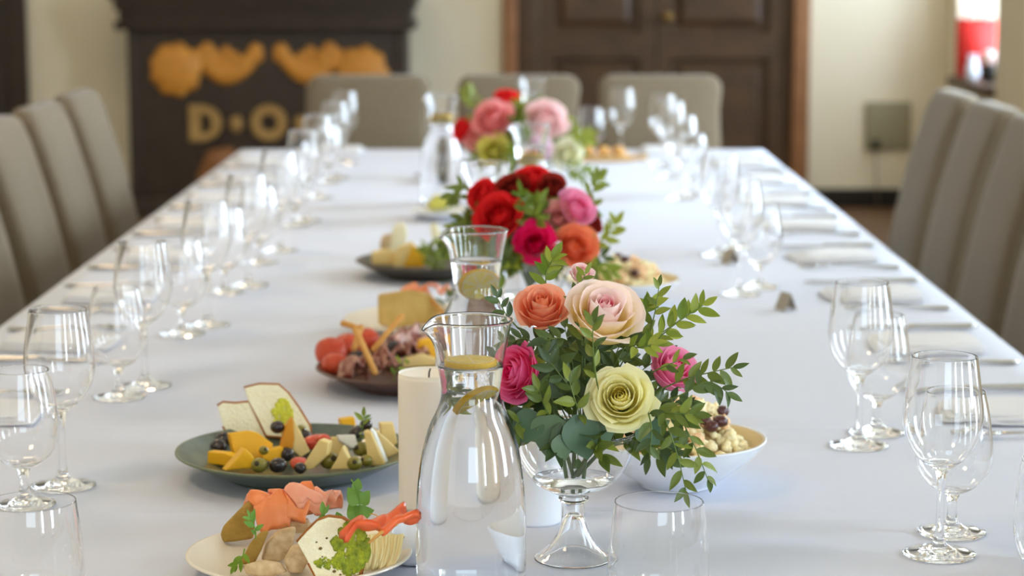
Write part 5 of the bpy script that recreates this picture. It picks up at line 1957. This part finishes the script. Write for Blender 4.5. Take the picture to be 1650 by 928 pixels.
def fill_salad(p, r, ztip, top, beans, seed, which):
    rr_ = random.Random(seed)
    # underlying mound of grains nobody could count
    parts = []
    for i in range(420):
        a, q = rr_.uniform(0, 2 * pi), sqrt(rr_.random())
        x, y = cos(a) * q * r * 0.80, sin(a) * q * r * 0.80
        z = ztip - 0.008 + top * (1 - q ** 2) * rr_.uniform(0.72, 0.98) - 0.006 * q
        parts.append(xf(blob(rr_.uniform(0.005, 0.0075), i, 0.3, 2, 1), Matrix.Translation((x, y, z))))
    o = obj('grain_salad', mesh('grain_salad', *merge(parts)), GRAIN, None, (p.x, p.y, T))
    tag(o, f'heap of pale grain salad filling the {which} white bowl', 'salad', None, 'stuff')
    gm = mesh('grain', *blob(0.0088, 3, 0.6, 2.2, 3))
    gm.materials.append(None)
    for i in range(32):
        a, q = rr_.uniform(-pi, 0.3), sqrt(rr_.random()) * 0.85
        x, y = cos(a) * q * r * 0.80, sin(a) * q * r * 0.80
        z = ztip + top * (1 - q ** 2) - 0.004
        g = obj('cauliflower_floret', gm, None, None, (p.x + x, p.y + y, T + z), (rr_.uniform(0, 6), rr_.uniform(0, 6), 0))
        s = rr_.uniform(0.8, 1.3)
        g.scale = (s, s, s)
        oset(g, rr_.choice([GRAIN, GRAIN, GRAIN2]))
        tag(g, f'pale crumbly floret on top of the salad in the {which} white bowl', 'floret', f'florets on the {which} salad')
    for i, (dx, dy, dz, lb) in enumerate(beans):
        dz = max(dz - 0.004, 0)
        q = min(1, sqrt(dx * dx + dy * dy) / (r * 0.8))
        dz = min(dz, ztip + top * (1 - q * q) + 0.004)
        ball_ = thing('dark_berry', lb, 'berry', (p.x + dx, p.y + dy, T + dz), (0, 0, i), f'berries on the {which} salad')
        obj('body', mesh('body', *blob(0.0085, i + 2, 0.12, 2, 2, 1.2, 1, 0.85)), BEAN, ball_)


s1, s1p = salad_bowl(1090, 706, 0.056, 0.105, 'wide white salad bowl right of the nearest arrangement', '', 1)
pb = lambda px, py, y: PY(px, py, y)
bl = []
for px, py, yo, lb in ((1160, 664, -.035, 'topmost dark berry on the nearer salad'), (1138, 672, -.035, 'dark berry in the middle of the nearer salad'), (1146, 681, -.045, 'dark berry low at the front of the nearer salad'), (1122, 668, -.03, 'leftmost dark berry on the nearer salad'), (1163, 655, 0.0, 'dark berry at the back of the nearer salad')):
    q = PY(px, py, s1p.y + yo)
    bl.append((q.x - s1p.x, q.y - s1p.y, q.z - T, lb))
fill_salad(s1p, 0.105, 0.056, 0.046, bl, 5, 'nearer')
s2, s2p = salad_bowl(1000, 449, 0.05, 0.105, 'white salad bowl behind the blush rose, right of the middle arrangement', '', 2)
bl = []
for px, py, yo, lb in ((995, 408, .0, 'dark berry at the top of the farther salad'), (1008, 414, -.02, 'second dark berry right of the top one on the farther salad'), (1022, 436, -.06, 'brownish berry lower on the farther salad')):
    q = PY(px, py, s2p.y + yo)
    bl.append((q.x - s2p.x, q.y - s2p.y, q.z - T, lb))
fill_salad(s2p, 0.105, 0.05, 0.035, bl, 8, 'farther')

# ---- far dishes
fp, fpp = plate('serving_plate', 'white plate with green leaves in front of the left far carafe', 716, 338, 0.02, 0.085, WCHINA)
standing('lime_wedge', 'yellow green wedge on the white plate below the left far carafe', 'fruit', [(690, 330), (702, 316), (718, 318), (722, 336), (696, 340)], .012, .03, mat('lime_flesh', (206, 200, 90), .5, .4), .1, .2, .004)
fd, fdp = plate('serving_plate', 'small dark dish behind the left far carafe', 706, 281, 0.02, 0.065, DARKG)
b = PZ(972, 258, T)
bb = thing('bread_board', 'pale wooden board with bread below the lone goblet at the far end', 'board', (b.x, b.y, T + .0006))
box('board', -.085, .085, -.06, .06, 0, .014, mat('pale_board', (222, 186, 130), .6, .3, .3, 20, (206, 166, 108)), bb, .004)
obj('board_handle', mesh('board_handle', *tube([(0.08, 0, .007), (.125, 0, .007), (.135, 0, .007)], [.008, .008, .005], 8)), MATS['pale_board'], bb)
for i, x in enumerate((-.045, 0.0, .045)):
    t = thing('bread_roll', ('left bread roll on the far wooden board', 'middle bread roll on the far wooden board', 'right bread roll on the far wooden board')[i], 'bread', (b.x + x, b.y - .01, T + .0146), group='bread rolls on the far board')
    obj('crumb', mesh('crumb', *xf(blob(.021, i, .15, 1.5, 3, 1, 1.2, .7), Matrix.Translation((0, 0, .0135)))), mat('roll_crust', (226, 178, 110), .7, .3, .3, 60, (206, 150, 84)), t)

# ---- sprigs that share a description are told apart by their order in the picture
bpy.context.view_layer.update()
same = {}
for o in COL.objects:
    if o.parent is None and str(o.get('group', '')).startswith('filler sprigs'):
        same.setdefault(o['label'], []).append(o)
for lb, os_ in same.items():
    if len(os_) < 2:
        continue

    def tipx(o):
        me = o if o.type == 'MESH' else o.children[0]
        v = me.data.vertices[len(me.data.vertices) // 2 if o.type == 'MESH' else -1].co
        return proj(me.matrix_world @ v)[0]
    os_.sort(key=tipx)
    for i, o in enumerate(os_):
        short = lb.replace(' and toward the camera', ' frontward').replace(' and away from the camera', ' backward').replace('leafy sprig a little', 'sprig')
        o['label'] = short + ', ' + ('first', 'second', 'third', 'fourth', 'fifth', 'sixth', 'seventh', 'eighth', 'ninth', 'tenth')[min(i, 9)] + ' from left'
